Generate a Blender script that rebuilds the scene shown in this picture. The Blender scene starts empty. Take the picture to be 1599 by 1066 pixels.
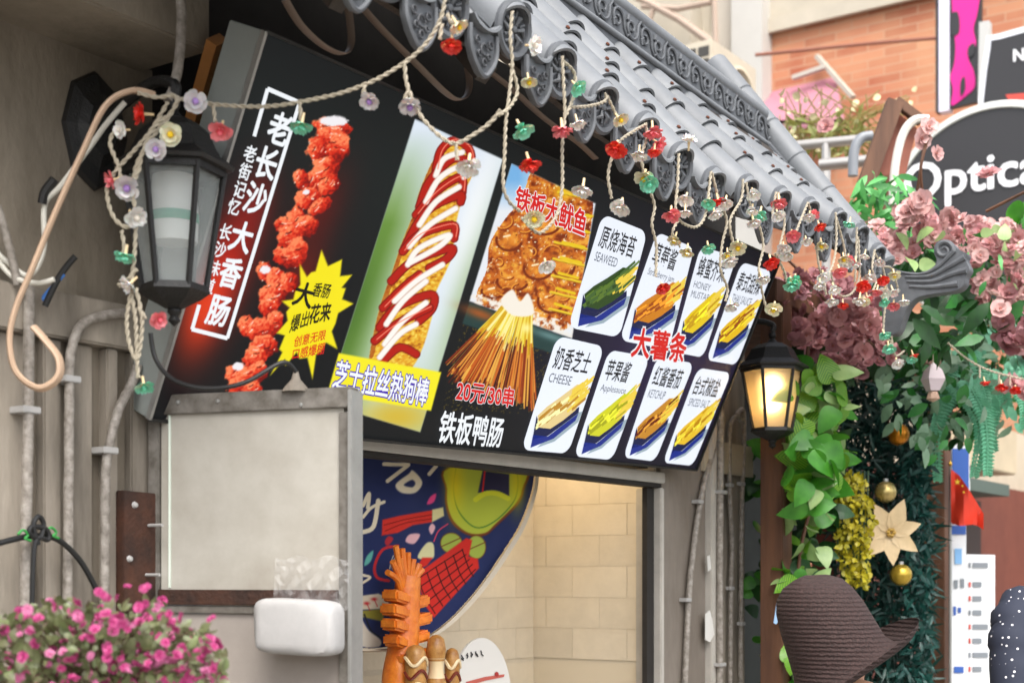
import bpy, bmesh, math, random
import numpy as np
from mathutils import Vector, Matrix, Euler
random.seed(7); rng = np.random.default_rng(7)
scene = bpy.context.scene
COL = scene.collection
# ------------------------------------------------------------------ camera, world, sun, exposure
# world axes: x along the stall front, y into the wall, z up; the stall front is the plane y = 0
F, HX, HY = 2221.0, 799.5, 900.0          # focal length and horizon of the 1599 px photograph
CAM = Vector((-4.117, -2.837, 1.6))
FW = Vector((0.8234, 0.5674, 0)); RT = Vector((0.5674, -0.8234, 0)); UP = Vector((0, 0, 1))
cd = bpy.data.cameras.new('camera'); cam = bpy.data.objects.new('camera', cd); COL.objects.link(cam)
cam.location = CAM; cam.rotation_euler = (math.radians(90), 0, -math.radians(55.43))
cd.sensor_width = 36; cd.lens = 50; cd.shift_y = (HY - 533) / 1599; cd.clip_end = 600; cd.clip_start = .05
cd.dof.use_dof = True; cd.dof.focus_distance = 4.5; cd.dof.aperture_fstop = 3.2
scene.camera = cam
EXPO = 1.4
scene.view_settings.view_transform = 'Standard'; scene.view_settings.look = 'None'
scene.view_settings.gamma = 1; scene.view_settings.exposure = EXPO
world = bpy.data.worlds.new('World'); scene.world = world; world.use_nodes = True
wn = world.node_tree; sky = wn.nodes.new('ShaderNodeTexSky'); sky.sky_type = 'NISHITA'
sky.sun_disc = False; sky.sun_elevation = math.radians(58); sky.sun_rotation = math.radians(226)
sky.air_density = 1.0; sky.dust_density = 4.0; sky.ozone_density = 1.0
hs = wn.nodes.new('ShaderNodeHueSaturation'); hs.inputs['Saturation'].default_value = .35
wn.links.new(sky.outputs[0], hs.inputs['Color'])
wn.links.new(hs.outputs[0], wn.nodes['Background'].inputs['Color'])
wn.nodes['Background'].inputs['Strength'].default_value = .15
sd = bpy.data.lights.new('sun', 'SUN'); sd.energy = 1.0; sd.angle = math.radians(40); sd.color = (1, .96, .9)
sun = bpy.data.objects.new('sun', sd); COL.objects.link(sun)
sun.rotation_euler = Vector((.42, .40, -.82)).to_track_quat('-Z', 'Y').to_euler()

# ------------------------------------------------------------------ pixel helpers
def ray(px, py): return FW + RT * ((px - HX) / F) + UP * ((HY - py) / F)
def at(px, py, Y): return CAM + ray(px, py) * Y
def ony(px, py, y): d = ray(px, py); return CAM + d * ((y - CAM.y) / d.y)
def onx(px, py, x): d = ray(px, py); return CAM + d * ((x - CAM.x) / d.x)
def onpl(px, py, p, n): d = ray(px, py); return CAM + d * ((p - CAM).dot(n) / d.dot(n))

# ------------------------------------------------------------------ materials
def lin(h):
    if isinstance(h, str):
        h = h.lstrip('#'); h = [int(h[i:i+2], 16) / 255 for i in (0, 2, 4)]
        return tuple(((c + .055) / 1.055) ** 2.4 if c > .04 else c / 12.92 for c in h)
    return tuple(h)
MATS = {}
def mat(name, col, rough=.6, var=.0, scale=8, col2=None, bump=.0, bscale=60, metal=0, trans=0, emit=0, alpha=1, stretch=(1, 1, 1), spec=.5, subs=0):
    if name in MATS: return MATS[name]
    m = bpy.data.materials.new(name); m.use_nodes = True; nt = m.node_tree; N = nt.nodes; L = nt.links
    b = N['Principled BSDF']; c = lin(col)
    b.inputs['Base Color'].default_value = (*c, 1); b.inputs['Roughness'].default_value = rough
    b.inputs['Metallic'].default_value = metal; b.inputs['Specular IOR Level'].default_value = spec
    if trans: b.inputs['Transmission Weight'].default_value = trans
    if subs: b.inputs['Subsurface Weight'].default_value = subs; b.inputs['Subsurface Scale'].default_value = .02
    if alpha < 1: b.inputs['Alpha'].default_value = alpha
    tc = N.new('ShaderNodeTexCoord'); mp = N.new('ShaderNodeMapping'); mp.inputs['Scale'].default_value = stretch
    geo = N.new('ShaderNodeNewGeometry'); L.new(geo.outputs['Position'], mp.inputs['Vector'])
    if var or col2:
        c2 = lin(col2) if col2 else tuple(x * (1 - var) for x in c)
        n1 = N.new('ShaderNodeTexNoise'); n1.inputs['Scale'].default_value = scale; n1.inputs['Detail'].default_value = 7; n1.inputs['Roughness'].default_value = .65
        L.new(mp.outputs[0], n1.inputs['Vector'])
        cr = N.new('ShaderNodeValToRGB'); cr.color_ramp.elements[0].position = .32; cr.color_ramp.elements[1].position = .68
        cr.color_ramp.elements[0].color = (*c2, 1); cr.color_ramp.elements[1].color = (*c, 1)
        L.new(n1.outputs['Fac'], cr.inputs[0])
        oi = N.new('ShaderNodeObjectInfo'); mr = N.new('ShaderNodeMapRange'); mr.inputs['To Min'].default_value = .93; mr.inputs['To Max'].default_value = 1.05
        L.new(oi.outputs['Random'], mr.inputs['Value'])
        mx = N.new('ShaderNodeMix'); mx.data_type = 'RGBA'; mx.blend_type = 'MULTIPLY'; mx.inputs['Factor'].default_value = 1
        L.new(cr.outputs[0], mx.inputs['A']); L.new(mr.outputs[0], mx.inputs['B']); L.new(mx.outputs['Result'], b.inputs['Base Color'])
        if rough > .15:
            rr = N.new('ShaderNodeMapRange'); rr.inputs['To Min'].default_value = rough + .1; rr.inputs['To Max'].default_value = rough - .08
            L.new(n1.outputs['Fac'], rr.inputs['Value']); L.new(rr.outputs[0], b.inputs['Roughness'])
    if bump:
        n2 = N.new('ShaderNodeTexNoise'); n2.inputs['Scale'].default_value = bscale; n2.inputs['Detail'].default_value = 6
        L.new(mp.outputs[0], n2.inputs['Vector']); bp = N.new('ShaderNodeBump'); bp.inputs['Strength'].default_value = bump; bp.inputs['Distance'].default_value = .01
        L.new(n2.outputs['Fac'], bp.inputs['Height']); L.new(bp.outputs[0], b.inputs['Normal'])
    if emit:
        b.inputs['Emission Color'].default_value = (*c, 1); b.inputs['Emission Strength'].default_value = emit
    MATS[name] = m; return m
EM = .95 / 2 ** EXPO
def lit(name, col, k=1.0): return _lit(name, col, k)
def _lit(name, col, k):
    """print on the backlit sign: the sheet itself gives off light"""
    if name in MATS: return MATS[name]
    m = bpy.data.materials.new(name); m.use_nodes = True; b = m.node_tree.nodes['Principled BSDF']
    c = lin(col); b.inputs['Base Color'].default_value = (*[x * .12 for x in c], 1); b.inputs['Roughness'].default_value = .4; b.inputs['Specular IOR Level'].default_value = .2
    b.inputs['Emission Color'].default_value = (*c, 1); b.inputs['Emission Strength'].default_value = EM * k
    MATS[name] = m; return m
def vcol(name, emit=0., rough=.5):
    m = bpy.data.materials.new(name); m.use_nodes = True; N = m.node_tree.nodes; b = N['Principled BSDF']
    a = N.new('ShaderNodeAttribute'); a.attribute_name = 'print'
    b.inputs['Roughness'].default_value = rough; b.inputs['Specular IOR Level'].default_value = .2
    if emit:
        mx = N.new('ShaderNodeMix'); mx.data_type = 'RGBA'; mx.blend_type = 'MULTIPLY'; mx.inputs['Factor'].default_value = 1; mx.inputs['B'].default_value = (.12, .12, .12, 1)
        m.node_tree.links.new(a.outputs['Color'], mx.inputs['A']); m.node_tree.links.new(mx.outputs['Result'], b.inputs['Base Color'])
        m.node_tree.links.new(a.outputs['Color'], b.inputs['Emission Color']); b.inputs['Emission Strength'].default_value = emit
    else: m.node_tree.links.new(a.outputs['Color'], b.inputs['Base Color'])
    MATS[name] = m; return m

# ------------------------------------------------------------------ object helpers
OFF = {}
def tag(o, label=None, cat=None, group=None, kind=None):
    for k, v in (('label', label), ('category', cat), ('group', group), ('kind', kind)):
        if v: o[k] = v
    return o
def thing(name, loc, label, cat, group=None):
    o = bpy.data.objects.new(name, None); o.empty_display_size = .05; COL.objects.link(o); o.location = loc
    OFF[o.name] = Vector(loc); return tag(o, label, cat, group)
def link(name, me, m=None, parent=None, loc=None, rot=None, scale=None):
    """loc is in world space; parents carry only a translation"""
    o = bpy.data.objects.new(name, me); COL.objects.link(o)
    if m and not me.materials: me.materials.append(m)
    off = OFF.get(parent.name, Vector()) if parent else Vector()
    if parent: o.parent = parent
    L = Vector(loc) if loc is not None else Vector()
    o.location = L - off; OFF[o.name] = L if loc is not None else Vector()
    if rot is not None: o.rotation_mode = 'QUATERNION'; o.rotation_quaternion = rot
    if scale is not None: o.scale = scale if hasattr(scale, '__len__') else (scale,) * 3
    return o
class MB:
    def __init__(s): s.v = []; s.f = []
    def add(s, vs, fs):
        n = len(s.v); s.v += [Vector(v) for v in vs]; s.f += [tuple(i + n for i in f) for f in fs]; return s
    def box(s, a, b):
        x0, y0, z0 = a; x1, y1, z1 = b
        return s.add([(x0,y0,z0),(x1,y0,z0),(x1,y1,z0),(x0,y1,z0),(x0,y0,z1),(x1,y0,z1),(x1,y1,z1),(x0,y1,z1)],
                     [(0,3,2,1),(4,5,6,7),(0,1,5,4),(1,2,6,5),(2,3,7,6),(3,0,4,7)])
    def obox(s, c, ax, ay, az):
        """box at c with half axes"""
        c, ax, ay, az = map(Vector, (c, ax, ay, az)); P = [c + ax*i + ay*j + az*k for k in (-1,1) for j in (-1,1) for i in (-1,1)]
        return s.add(P, [(0,2,3,1),(4,5,7,6),(0,1,5,4),(2,6,7,3),(0,4,6,2),(1,3,7,5)])
    def beam(s, a, b, w, h, up=(0, 0, 1)):
        a, b = Vector(a), Vector(b); d = (b - a).normalized(); u = Vector(up); sx = d.cross(u)
        if sx.length < 1e-4: sx = d.cross(Vector((1, 0, 0)))
        sx.normalize(); u = sx.cross(d)
        return s.obox((a + b) / 2, (b - a) / 2, sx * w / 2, u * h / 2)
    def tube(s, path, r, n=8, cap=True, flat=1.0):
        path = [Vector(p) for p in path]; R = r if hasattr(r, '__len__') else [r] * len(path)
        T = [(path[min(i+1, len(path)-1)] - path[max(i-1, 0)]).normalized() for i in range(len(path))]
        u = T[0].cross(Vector((0, 0, 1)));  u = u if u.length > .05 else T[0].cross(Vector((1, 0, 0))); u.normalize()
        vs = []; 
        for i, p in enumerate(path):
            u = u - T[i] * u.dot(T[i]); u.normalize(); w = T[i].cross(u)
            for k in range(n):
                a = 2 * math.pi * k / n; vs.append(p + u * math.cos(a) * R[i] + w * math.sin(a) * R[i] * flat)
        fs = [(i*n+k, i*n+(k+1) % n, (i+1)*n+(k+1) % n, (i+1)*n+k) for i in range(len(path)-1) for k in range(n)]
        if cap: fs += [tuple(range(n))[::-1], tuple((len(path)-1)*n + k for k in range(n))]
        return s.add(vs, fs)
    def lathe(s, prof, n, c=(0,0,0), a0=0., a1=2*math.pi, axis=None):
        c = Vector(c); full = abs(a1 - a0 - 2*math.pi) < 1e-6; m = n if full else n + 1; vs = []
        for (r, z) in prof:
            for k in range(m):
                a = a0 + (a1 - a0) * k / n; p = Vector((r*math.cos(a), r*math.sin(a), z))
                vs.append(c + (axis @ p if axis else p))
        fs = [(i*m+k, i*m+(k+1) % m, (i+1)*m+(k+1) % m, (i+1)*m+k) for i in range(len(prof)-1) for k in range(n)]
        return s.add(vs, fs)
    def poly(s, pts): return s.add(pts, [tuple(range(len(pts)))])
    def slab(s, pts, d):
        d = Vector(d); n = len(pts); P = [Vector(p) for p in pts]
        return s.add(P + [p + d for p in P], [tuple(range(n)), tuple(range(2*n-1, n-1, -1))] + [(i, i+n, (i+1) % n + n, (i+1) % n) for i in range(n)])
    def mesh(s, name, off=Vector(), smooth=False, bevel=0):
        me = bpy.data.meshes.new(name); me.from_pydata([v - off for v in s.v], [], s.f)
        bm = bmesh.new(); bm.from_mesh(me); bmesh.ops.recalc_face_normals(bm, faces=bm.faces)
        if bevel: bmesh.ops.bevel(bm, geom=list(bm.edges), offset=bevel, segments=2, affect='EDGES', clamp_overlap=True)
        bm.to_mesh(me); bm.free()
        if smooth:
            me.polygons.foreach_set('use_smooth', [True] * len(me.polygons)); me.set_sharp_from_angle(angle=math.radians(40))
        me.update(); return me
    def build(s, name, m, parent=None, smooth=False, bevel=0, **tags):
        off = OFF.get(parent.name, Vector()) if parent else Vector()
        base = Vector(off)
        if not parent:
            base = Vector((sum(v.x for v in s.v)/len(s.v), sum(v.y for v in s.v)/len(s.v), min(v.z for v in s.v)))
        me = s.mesh(name, base, smooth, bevel); o = link(name, me, m, parent, loc=base); OFF[o.name] = base
        return tag(o, **tags)
def spline(pts, k=8, closed=False):
    P = [Vector(p) for p in pts]; n = len(P); out = []
    for i in range(n if closed else n - 1):
        g = (lambda j: P[j % n]) if closed else (lambda j: P[max(0, min(n-1, j))])
        a, b, c, d = g(i-1), g(i), g(i+1), g(i+2)
        for t in range(k):
            t /= k; out.append(.5*((2*b) + (c-a)*t + (2*a-5*b+4*c-d)*t*t + (3*b-a-3*c+d)*t**3))
    if not closed: out.append(P[-1])
    return out
def px3(pts): return [Vector((p[0], p[1], 0)) for p in pts]
def spx(pts, k=6, closed=True): return [(p.x, p.y) for p in spline(px3(pts), k, closed)]
TXT = {}
def textmesh(s):
    if s not in TXT:
        c = bpy.data.curves.new('t', 'FONT'); c.body = s; c.resolution_u = 3
        o = bpy.data.objects.new('t', c); COL.objects.link(o); bpy.context.view_layer.update()
        m = bpy.data.meshes.new_from_object(o.evaluated_get(bpy.context.evaluated_depsgraph_get()))
        V = np.array([v.co[:2] for v in m.vertices]); Fc = [tuple(p.vertices) for p in m.polygons]
        bpy.data.objects.remove(o); bpy.data.meshes.remove(m); TXT[s] = (V, Fc)
    return TXT[s]
def glyphs(name, s, fn, m, parent, bold=0.0):
    """fn(a, b, k) maps the unit box of the text to space; bold repeats the glyphs a stroke's width apart, each a hair in front of the last"""
    V, Fc = textmesh(s); lo, hi = V.min(0), V.max(0); mb = MB()
    sh = [(0, 0)] + ([(bold*math.cos(k*math.pi/3), bold*math.sin(k*math.pi/3)) for k in range(6)] if bold else []) + ([(bold*.5*math.cos(k*math.pi/2), bold*.5*math.sin(k*math.pi/2)) for k in range(4)] if bold > .045 else [])
    for k, (dx, dy) in enumerate(sh):
        mb.add([fn((v[0]+dx-lo[0])/(hi[0]-lo[0]), (hi[1]-v[1]-dy)/(hi[1]-lo[1]), k) for v in V], Fc)
    return mb.build(name, m, parent)
def bil(C, s, t): return C[0]*(1-s)*(1-t) + C[1]*s*(1-t) + C[2]*s*t + C[3]*(1-s)*t
def lettering(name, s, quad, fn, m, parent, bold=0.0):
    """text stretched over a pixel quad (TL,TR,BR,BL) on the surface fn(px,py)"""
    C = [fn(*q) for q in quad]; n = (C[1]-C[0]).cross(C[3]-C[0]).normalized(); n = n if n.dot(CAM - C[0]) > 0 else -n
    return glyphs(name, s, lambda a, b, k: bil(C, a, b) + n*(.00008*k), m, parent, bold)
# ------------------------------------------------------------------ numpy painting in photo pixels (flat print only)
def hashn(ix, iy, s):
    h = np.sin(ix*127.1 + iy*311.7 + s*74.7)*43758.5453; return h - np.floor(h)
def vnoise(x, y, s=0):
    ix, iy = np.floor(x), np.floor(y); fx, fy = x-ix, y-iy; fx = fx*fx*(3-2*fx); fy = fy*fy*(3-2*fy)
    return (hashn(ix,iy,s)*(1-fx)+hashn(ix+1,iy,s)*fx)*(1-fy)+(hashn(ix,iy+1,s)*(1-fx)+hashn(ix+1,iy+1,s)*fx)*fy
def fbm(x, y, s=0, o=4): return sum(vnoise(x*2**i, y*2**i, s+i)*.5**i for i in range(o))/sum(.5**i for i in range(o))
def inpoly(X, Y, P):
    r = np.zeros(X.shape, bool); n = len(P)
    for i in range(n):
        x0, y0 = P[i]; x1, y1 = P[(i+1) % n]
        if y0 == y1: continue
        c = ((y0 > Y) != (y1 > Y)) & (X < (x1-x0)*(Y-y0)/(y1-y0)+x0); r ^= c
    return r
def dline(X, Y, P):
    d = np.full(X.shape, 1e9)
    for (x0, y0), (x1, y1) in zip(P[:-1], P[1:]):
        L = (x1-x0)**2+(y1-y0)**2 + 1e-9; t = np.clip(((X-x0)*(x1-x0)+(Y-y0)*(y1-y0))/L, 0, 1)
        d = np.minimum(d, np.hypot(X-x0-t*(x1-x0), Y-y0-t*(y1-y0)))
    return d
def srgb(h): h = h.lstrip('#'); return np.array([int(h[i:i+2], 16)/255 for i in (0, 2, 4)])
class Paint:
    """a grid of points on a surface, each knowing its photo pixel; colours are kept as sRGB"""
    def __init__(s, P3):           # P3: (h,w,3)
        s.P = P3; d = P3 - np.array(CAM); f = d @ np.array(FW); s.X = HX + F*(d @ np.array(RT))/f; s.Y = HY - F*d[..., 2]/f
        s.C = np.zeros(P3.shape)
    def mix(s, m, c):
        m = np.clip(m.astype(float), 0, 1)[..., None]; c = srgb(c) if isinstance(c, str) else c; s.C = s.C*(1-m) + c*m
    def fill(s, P, c, soft=1.2):
        m = inpoly(s.X, s.Y, P).astype(float)
        if soft:
            d = dline(s.X, s.Y, list(P)+[P[0]]); m = np.where(m > 0, np.clip(.5+d/soft/2, 0, 1), np.clip(.5-d/soft/2, 0, 1))
        s.mix(m, c); return m
    def stroke(s, P, w, c, soft=1.2): s.mix(np.clip((w/2 - dline(s.X, s.Y, P))/soft + .5, 0, 1), c)
    def glow(s, x, y, rx, ry, c, k=1.0, ang=0):
        a = math.radians(ang); dx, dy = s.X-x, s.Y-y; u = dx*math.cos(a)+dy*math.sin(a); v = -dx*math.sin(a)+dy*math.cos(a)
        s.mix(k*np.exp(-((u/rx)**2+(v/ry)**2)), c)
    def build(s, name, m, parent):
        h, w = s.P.shape[:2]; off = np.array(OFF[parent.name]); me = bpy.data.meshes.new(name)
        idx = np.arange(h*w).reshape(h, w); q = np.stack([idx[:-1,:-1], idx[:-1,1:], idx[1:,1:], idx[1:,:-1]], -1).reshape(-1, 4)
        me.from_pydata((s.P.reshape(-1, 3)-off).tolist(), [], q.tolist())
        c = np.clip(s.C, 0, 1).reshape(-1, 3); l = np.where(c > .04045, ((c+.055)/1.055)**2.4, c/12.92)
        a = me.color_attributes.new('print', 'FLOAT_COLOR', 'POINT'); a.data.foreach_set('color', np.c_[l, np.ones(len(l))].astype(np.float32).ravel())
        me.polygons.foreach_set('use_smooth', [True]*len(me.polygons)); me.update()
        return link(name, me, m, parent, loc=OFF[parent.name])
# ------------------------------------------------------------------ materials used in several places
M_conc = mat('concrete', '#918778', .85, .0, 2.6, col2='#635a4c', bump=.4, bscale=40, stretch=(1, 1, .45))
M_conc2 = mat('concrete_weathered', '#a2988a', .85, .0, 7, col2='#645d53', bump=.5, bscale=30, stretch=(1, 1, .18))
M_dark = mat('dark_void', '#2a2622', .9, .4, 6)
M_soff = mat('soffit_board', '#3a322b', .7, .45, 9, bump=.3, bscale=40, stretch=(4, .6, .6))
M_tile = mat('roof_tile_grey', '#75787b', .5, .0, 5, col2='#64676a', bump=.06, bscale=50)
M_tiled = mat('roof_relief_grey', '#5f6266', .55, .35, 22)
M_relief = mat('roof_relief_dark', '#4c4e52', .55, .3, 60, bump=.6, bscale=120)
M_alu = mat('aluminium', '#a7a6a2', .4, .2, 14, metal=.6)
M_lintel = mat('painted_lintel', '#b9b4ab', .5, .2, 9)
M_black = mat('black_iron', '#1b1a19', .5, .35, 25, bump=.25, bscale=150)
M_rust = mat('rusty_steel', '#4a2a1a', .75, .0, 14, col2='#24150e', bump=.35, bscale=90)
M_pipe = mat('conduit_paint', '#a39c93', .55, .0, 45, col2='#6b635a', bump=.3, bscale=80)
M_clip = mat('conduit_clip', '#a9a7a4', .5)
M_cord = mat('cord_jacket', '#aaa08c', .6, .15, 60)
M_cordp = mat('cord_beige', '#c9ab90', .55, .15, 20)
M_cable = mat('black_cable', '#171717', .5)
M_wood = mat('brown_wood', '#6e4a32', .65, .0, 9, col2='#4a2f20', bump=.3, bscale=40, stretch=(1, 1, .12))
M_woodp = mat('pine_wood', '#a9713a', .6, .25, 9, stretch=(1, 1, .2))
# ------------------------------------------------------------------ ground
g = MB().add([(-150, -150, 0), (250, -150, 0), (250, 250, 0), (-150, 250, 0)], [(0, 1, 2, 3)])
g.build('ground', mat('ground_concrete', '#7d7a75', .85, .25, 2, bump=.3), kind='structure')
pv = thing('pavement', (0, -1.2, 0), None, None); tag(pv, kind='structure'); mp_ = mat('paving_stone', '#98938b', .8, .2, 5, bump=.3)
slabm = MB().box((-.297, -.297, 0), (.297, .297, .05)).mesh('paving_slab', bevel=.006)
for i in range(24):
    for j in range(6): link('paving_slab', slabm, mp_, pv, loc=(-6 + i*.6, -.35 - j*.6, .004))
# ------------------------------------------------------------------ concrete building on the left
cb = thing('concrete_building', (-3, 1.5, 0), 'weathered grey beige concrete building wall behind the unlit left lantern', 'building')
MB().box((-6, 0, 0), (-1.63, 3, 2.9)).build('wall', M_conc, cb)
MB().box((-6, -.25, 2.885), (-1.665, 3.0, 4.0)).build('roof_beam', M_conc, cb, bevel=.006)
MB().box((-6, -.045, 2.165), (-1.635, .02, 2.275)).build('ledge', M_conc2, cb, bevel=.005)
for x0, x1, d in ((-2.2, -2.02, .02), (-1.985, -1.935, .03), (-1.905, -1.835, .02), (-1.80, -1.765, .03), (-1.72, -1.66, .025)):
    MB().box((x0, -d, .1), (x1, .02, 2.163)).build('wall_strip', M_conc2, cb, bevel=.004)
# ------------------------------------------------------------------ the stall: walls, frame, interior
st = thing('snack_stall', (0, .4, 0), 'narrow snack stall with grey frame and cream brick interior under the menu sign', 'stall')
MB().box((-1.625, .05, 2.05), (1.9, .12, 3.42)).build('header_wall', M_dark, st)
MB().box((-1.625, .12, 3.36), (1.9, .75, 3.42)).build('top_board', M_dark, st)
MB().box((-1.62, -.02, 1.985), (1.09, .05, 2.030)).build('lintel', M_lintel, st, bevel=.004)
MB().box((-1.61, -.012, 1.968), (1.07, .05, 1.983)).build('lintel_trim', M_dark, st)
MB().box((-1.62, .0, 0), (-1.42, .10, 1.966)).build('jamb', M_alu, st)
M_jamb = mat('jamb_brown_grey', '#8d8172', .6, .2, 6)
MB().box((.992, .012, 0), (1.05, .035, 1.965)).build('jamb', M_dark, st)
MB().box((1.052, -.02, 0), (1.082, .10, 1.966)).build('jamb', M_lintel, st, bevel=.004)
MB().box((1.084, 0, 0), (1.49, .65, 2.95)).build('pilaster', mat('pilaster_paint', '#837a70', .7, .0, 4, col2='#645b51', bump=.2, stretch=(1, 1, .3)), st)
MB().box((1.494, -.03, 0), (1.56, .3, 2.5)).build('pilaster_strip', M_lintel, st, bevel=.004)
MB().box((1.563, .02, 0), (1.93, .3, 2.7)).build('side_panel', M_conc2, st)
MB().box((1.45, -.015, 2.06), (1.95, .0, 2.2)).build('fascia_board', mat('fascia_paint', '#b3a68f', .7, .2, 5), st)
# counter
MB().box((-1.4, -.12, .98), (1.0, .5, 1.03)).build('counter_top', mat('steel_counter', '#b8b8b8', .3, metal=.8), st, bevel=.004)
MB().box((-1.4, -.04, 0), (.98, .02, .978)).build('counter_front', M_lintel, st)
MB().box((-1.62, .02, 0), (1.1, .65, .06)).build('floor_slab', M_conc, st)
# brick lined interior: side wall x = 1.08 and back wall y = .65
M_brick = mat('cream_painted_brick', '#d6cab4', .6, .1, 10, bump=.12, bscale=50)
M_joint = mat('cream_joint', '#d0c3ab', .8)
MB().box((1.072, .02, .06), (1.083, .66, 2.9)).build('brick_backing', M_joint, st)
MB().box((-1.62, .622, .06), (1.07, .70, 2.9)).build('back_wall', mat('back_wall_paint', '#d3c6ae', .6, .1, 8), st)
bm1 = MB().box((-.001, -.1347, -.0657), (.003, .1347, .0657)).mesh('brick', bevel=.0008)
bm2 = MB().box((-.1347, -.003, -.0657), (.1347, .003, .0657)).mesh('brick', bevel=.0008)
for r in range(9, 17):
    z = .06 + .132*r + .066
    for k in range(-1, 3):
        y = .15 + .27*k + (.135 if r % 2 else 0)
        if .02 < y - .13 and y + .13 < .66: link('brick', bm1, M_brick, st, loc=(1.068, y, z))
        elif y + .13 > .66 and y - .13 < .6:
            w = (.648 - (y-.1325))/.265; link('brick', bm1, M_brick, st, loc=(1.068, (y-.1325+.648)/2, z), scale=(1, w, 1))
        elif y - .13 <= .02 and y + .13 > .06:
            w = ((y+.1325)-.025)/.265; link('brick', bm1, M_brick, st, loc=(1.068, (y+.1325+.025)/2, z), scale=(1, w, 1))
    for k in range(0, 10):
        x = .925 - .27*k - (.135 if r % 2 else 0)
        link('brick', bm2, M_brick, st, loc=(x, .620, z))
    if r % 2: link('brick', bm2, M_brick, st, loc=(.992, .620, z), scale=(.49, 1, 1))
# lamp inside the stall (lights the upper brick)
lp = thing('tube_lamp', (.75, .3, 2.35), 'warm tube lamp hidden above the brick lined stall opening', 'lamp')
MB().tube([(.35, .33, 2.42), (.98, .33, 2.42)], .016, 10).build('tube', mat('lamp_tube', '#ffdca0', .4, emit=4), lp)
MB().box((.33, .30, 2.44), (1.0, .36, 2.47)).build('holder', M_lintel, lp)
ld = bpy.data.lights.new('tube_light', 'AREA'); ld.shape = 'RECTANGLE'; ld.size = .62; ld.size_y = .05; ld.energy = 2.6; ld.color = (1, .78, .5)
lo = bpy.data.objects.new('tube_light', ld); COL.objects.link(lo); lo.parent = lp; lo.location = (-.085, .03, .045)

# ------------------------------------------------------------------ backlit menu sign
PB = Vector((-1.712, -.10, 2.047)); PV = Vector((0, -.375, .827)); PH = PV.length; PVn = PV.normalized(); PN = Vector((0, -.827, -.375)).normalized(); PW = 2.912
sg = thing('menu_sign', (PB.x + PW/2, -.1, 2.04), 'long black backlit menu sign with glowing food pictures tilted over the stall', 'sign')
def onp(lift): return lambda px, py: onpl(px, py, PB + PN*lift, PN)
def panuv(px, py): p = onpl(px, py, PB, PN) - PB; return p.x, p.dot(PVn)
SAG = .058
def pc(u, v, d=0.): return PB + Vector((u, 0, 0)) + PVn*v + PN*d
bot = lambda u: -SAG*(1 - u/PW)
cor = [(0, bot(0)), (PW, 0), (PW, PH), (0, PH)]
MB().slab([pc(u, v, -.005) for u, v in cor], -PN*.118).build('box', mat('sign_side_grey', '#8f9490', .5, .12, 6), sg, bevel=.003)
for i, (a_, b_) in enumerate(zip(cor, cor[1:] + cor[:1])): MB().beam(pc(*a_, .004), pc(*b_, .004), .008, .016, PN).build('rim', M_black if i != 3 else M_alu, sg)
NU, NV = 980, 300
uu, vv = np.meshgrid(np.linspace(.004, PW-.004, NU), np.linspace(0, 1, NV)); lo_v = -SAG*(1 - uu/PW) + .004; vv = lo_v + (PH-.004-lo_v)*vv
P3 = np.array(PB)[None, None] + uu[..., None]*np.array([1., 0, 0]) + vv[..., None]*np.array(PVn) + np.array(PN)*.002
A = Paint(P3); X, Y = A.X, A.Y
A.C[:] = srgb('#141618')
A.glow(700, 330, 600, 120, '#1c2624', .5, 28)
A.glow(1040, 560, 160, 160, '#2a1c44', .9)
# red glow and flower sausage
A.glow(352, 420, 40, 120, '#b01c10', .95, 20); A.glow(320, 480, 30, 70, '#e84018', .9, 20); A.glow(395, 330, 26, 60, '#8a1812', .6, 20)
A.glow(500, 330, 34, 75, '#5e1512', .8, 25); A.glow(470, 430, 30, 60, '#6a1710', .8, 25)
nz = fbm(X/7, Y/7, 3); nf = fbm(X/3.2, Y/3.2, 9)
lobes = [(519,197,26,13,10),(518,216,22,18,20),(497,232,17,17,-40),(528,232,16,20,30),(508,262,20,16,-20),(489,290,17,12,-40),(500,280,20,18,0),(470,280,11,16,-30),
 (513,290,18,12,-40),(482,310,19,15,-20),(500,322,19,10,-30),(465,345,14,20,-25),(443,352,13,12,30),(478,352,17,15,0),(452,372,18,18,0),(462,395,15,22,15),(446,402,18,14,30),
 (415,425,12,16,-30),(433,440,15,22,-20),(452,440,13,14,-35),(425,460,18,16,0),(420,478,14,18,15),(388,510,13,17,-20),(405,515,18,20,0),(428,505,12,20,20),(412,540,20,16,0),(398,560,16,18,20),
 (370,583,16,15,-20),(388,590,18,17,0),(405,580,12,16,10),(372,604,16,14,0),(395,608,14,12,0)]
for (x, y, rx, ry, an) in lobes:
    a = math.radians(an); dx, dy = X-x, Y-y; u = (dx*math.cos(a)+dy*math.sin(a))/rx/1.18; v = (-dx*math.sin(a)+dy*math.cos(a))/ry/1.18
    d = np.sqrt(u*u+v*v) + (nz-.5)*.5; m = np.clip((1-d)/.12, 0, 1)
    sh = np.clip(.55 + (-u*.35 - v*.55) + (nf-.5)*1.1, 0, 1)[..., None]
    c_ = np.where(sh < .5, srgb('#7a0d08') + (srgb('#dd2c14')-srgb('#7a0d08'))*sh*2, srgb('#dd2c14') + (srgb('#ff8a5a')-srgb('#dd2c14'))*(sh-.5)*2)
    c_ = np.where((nf[..., None] > .80), srgb('#ffe2cc'), c_); A.mix(m, c_)
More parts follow.
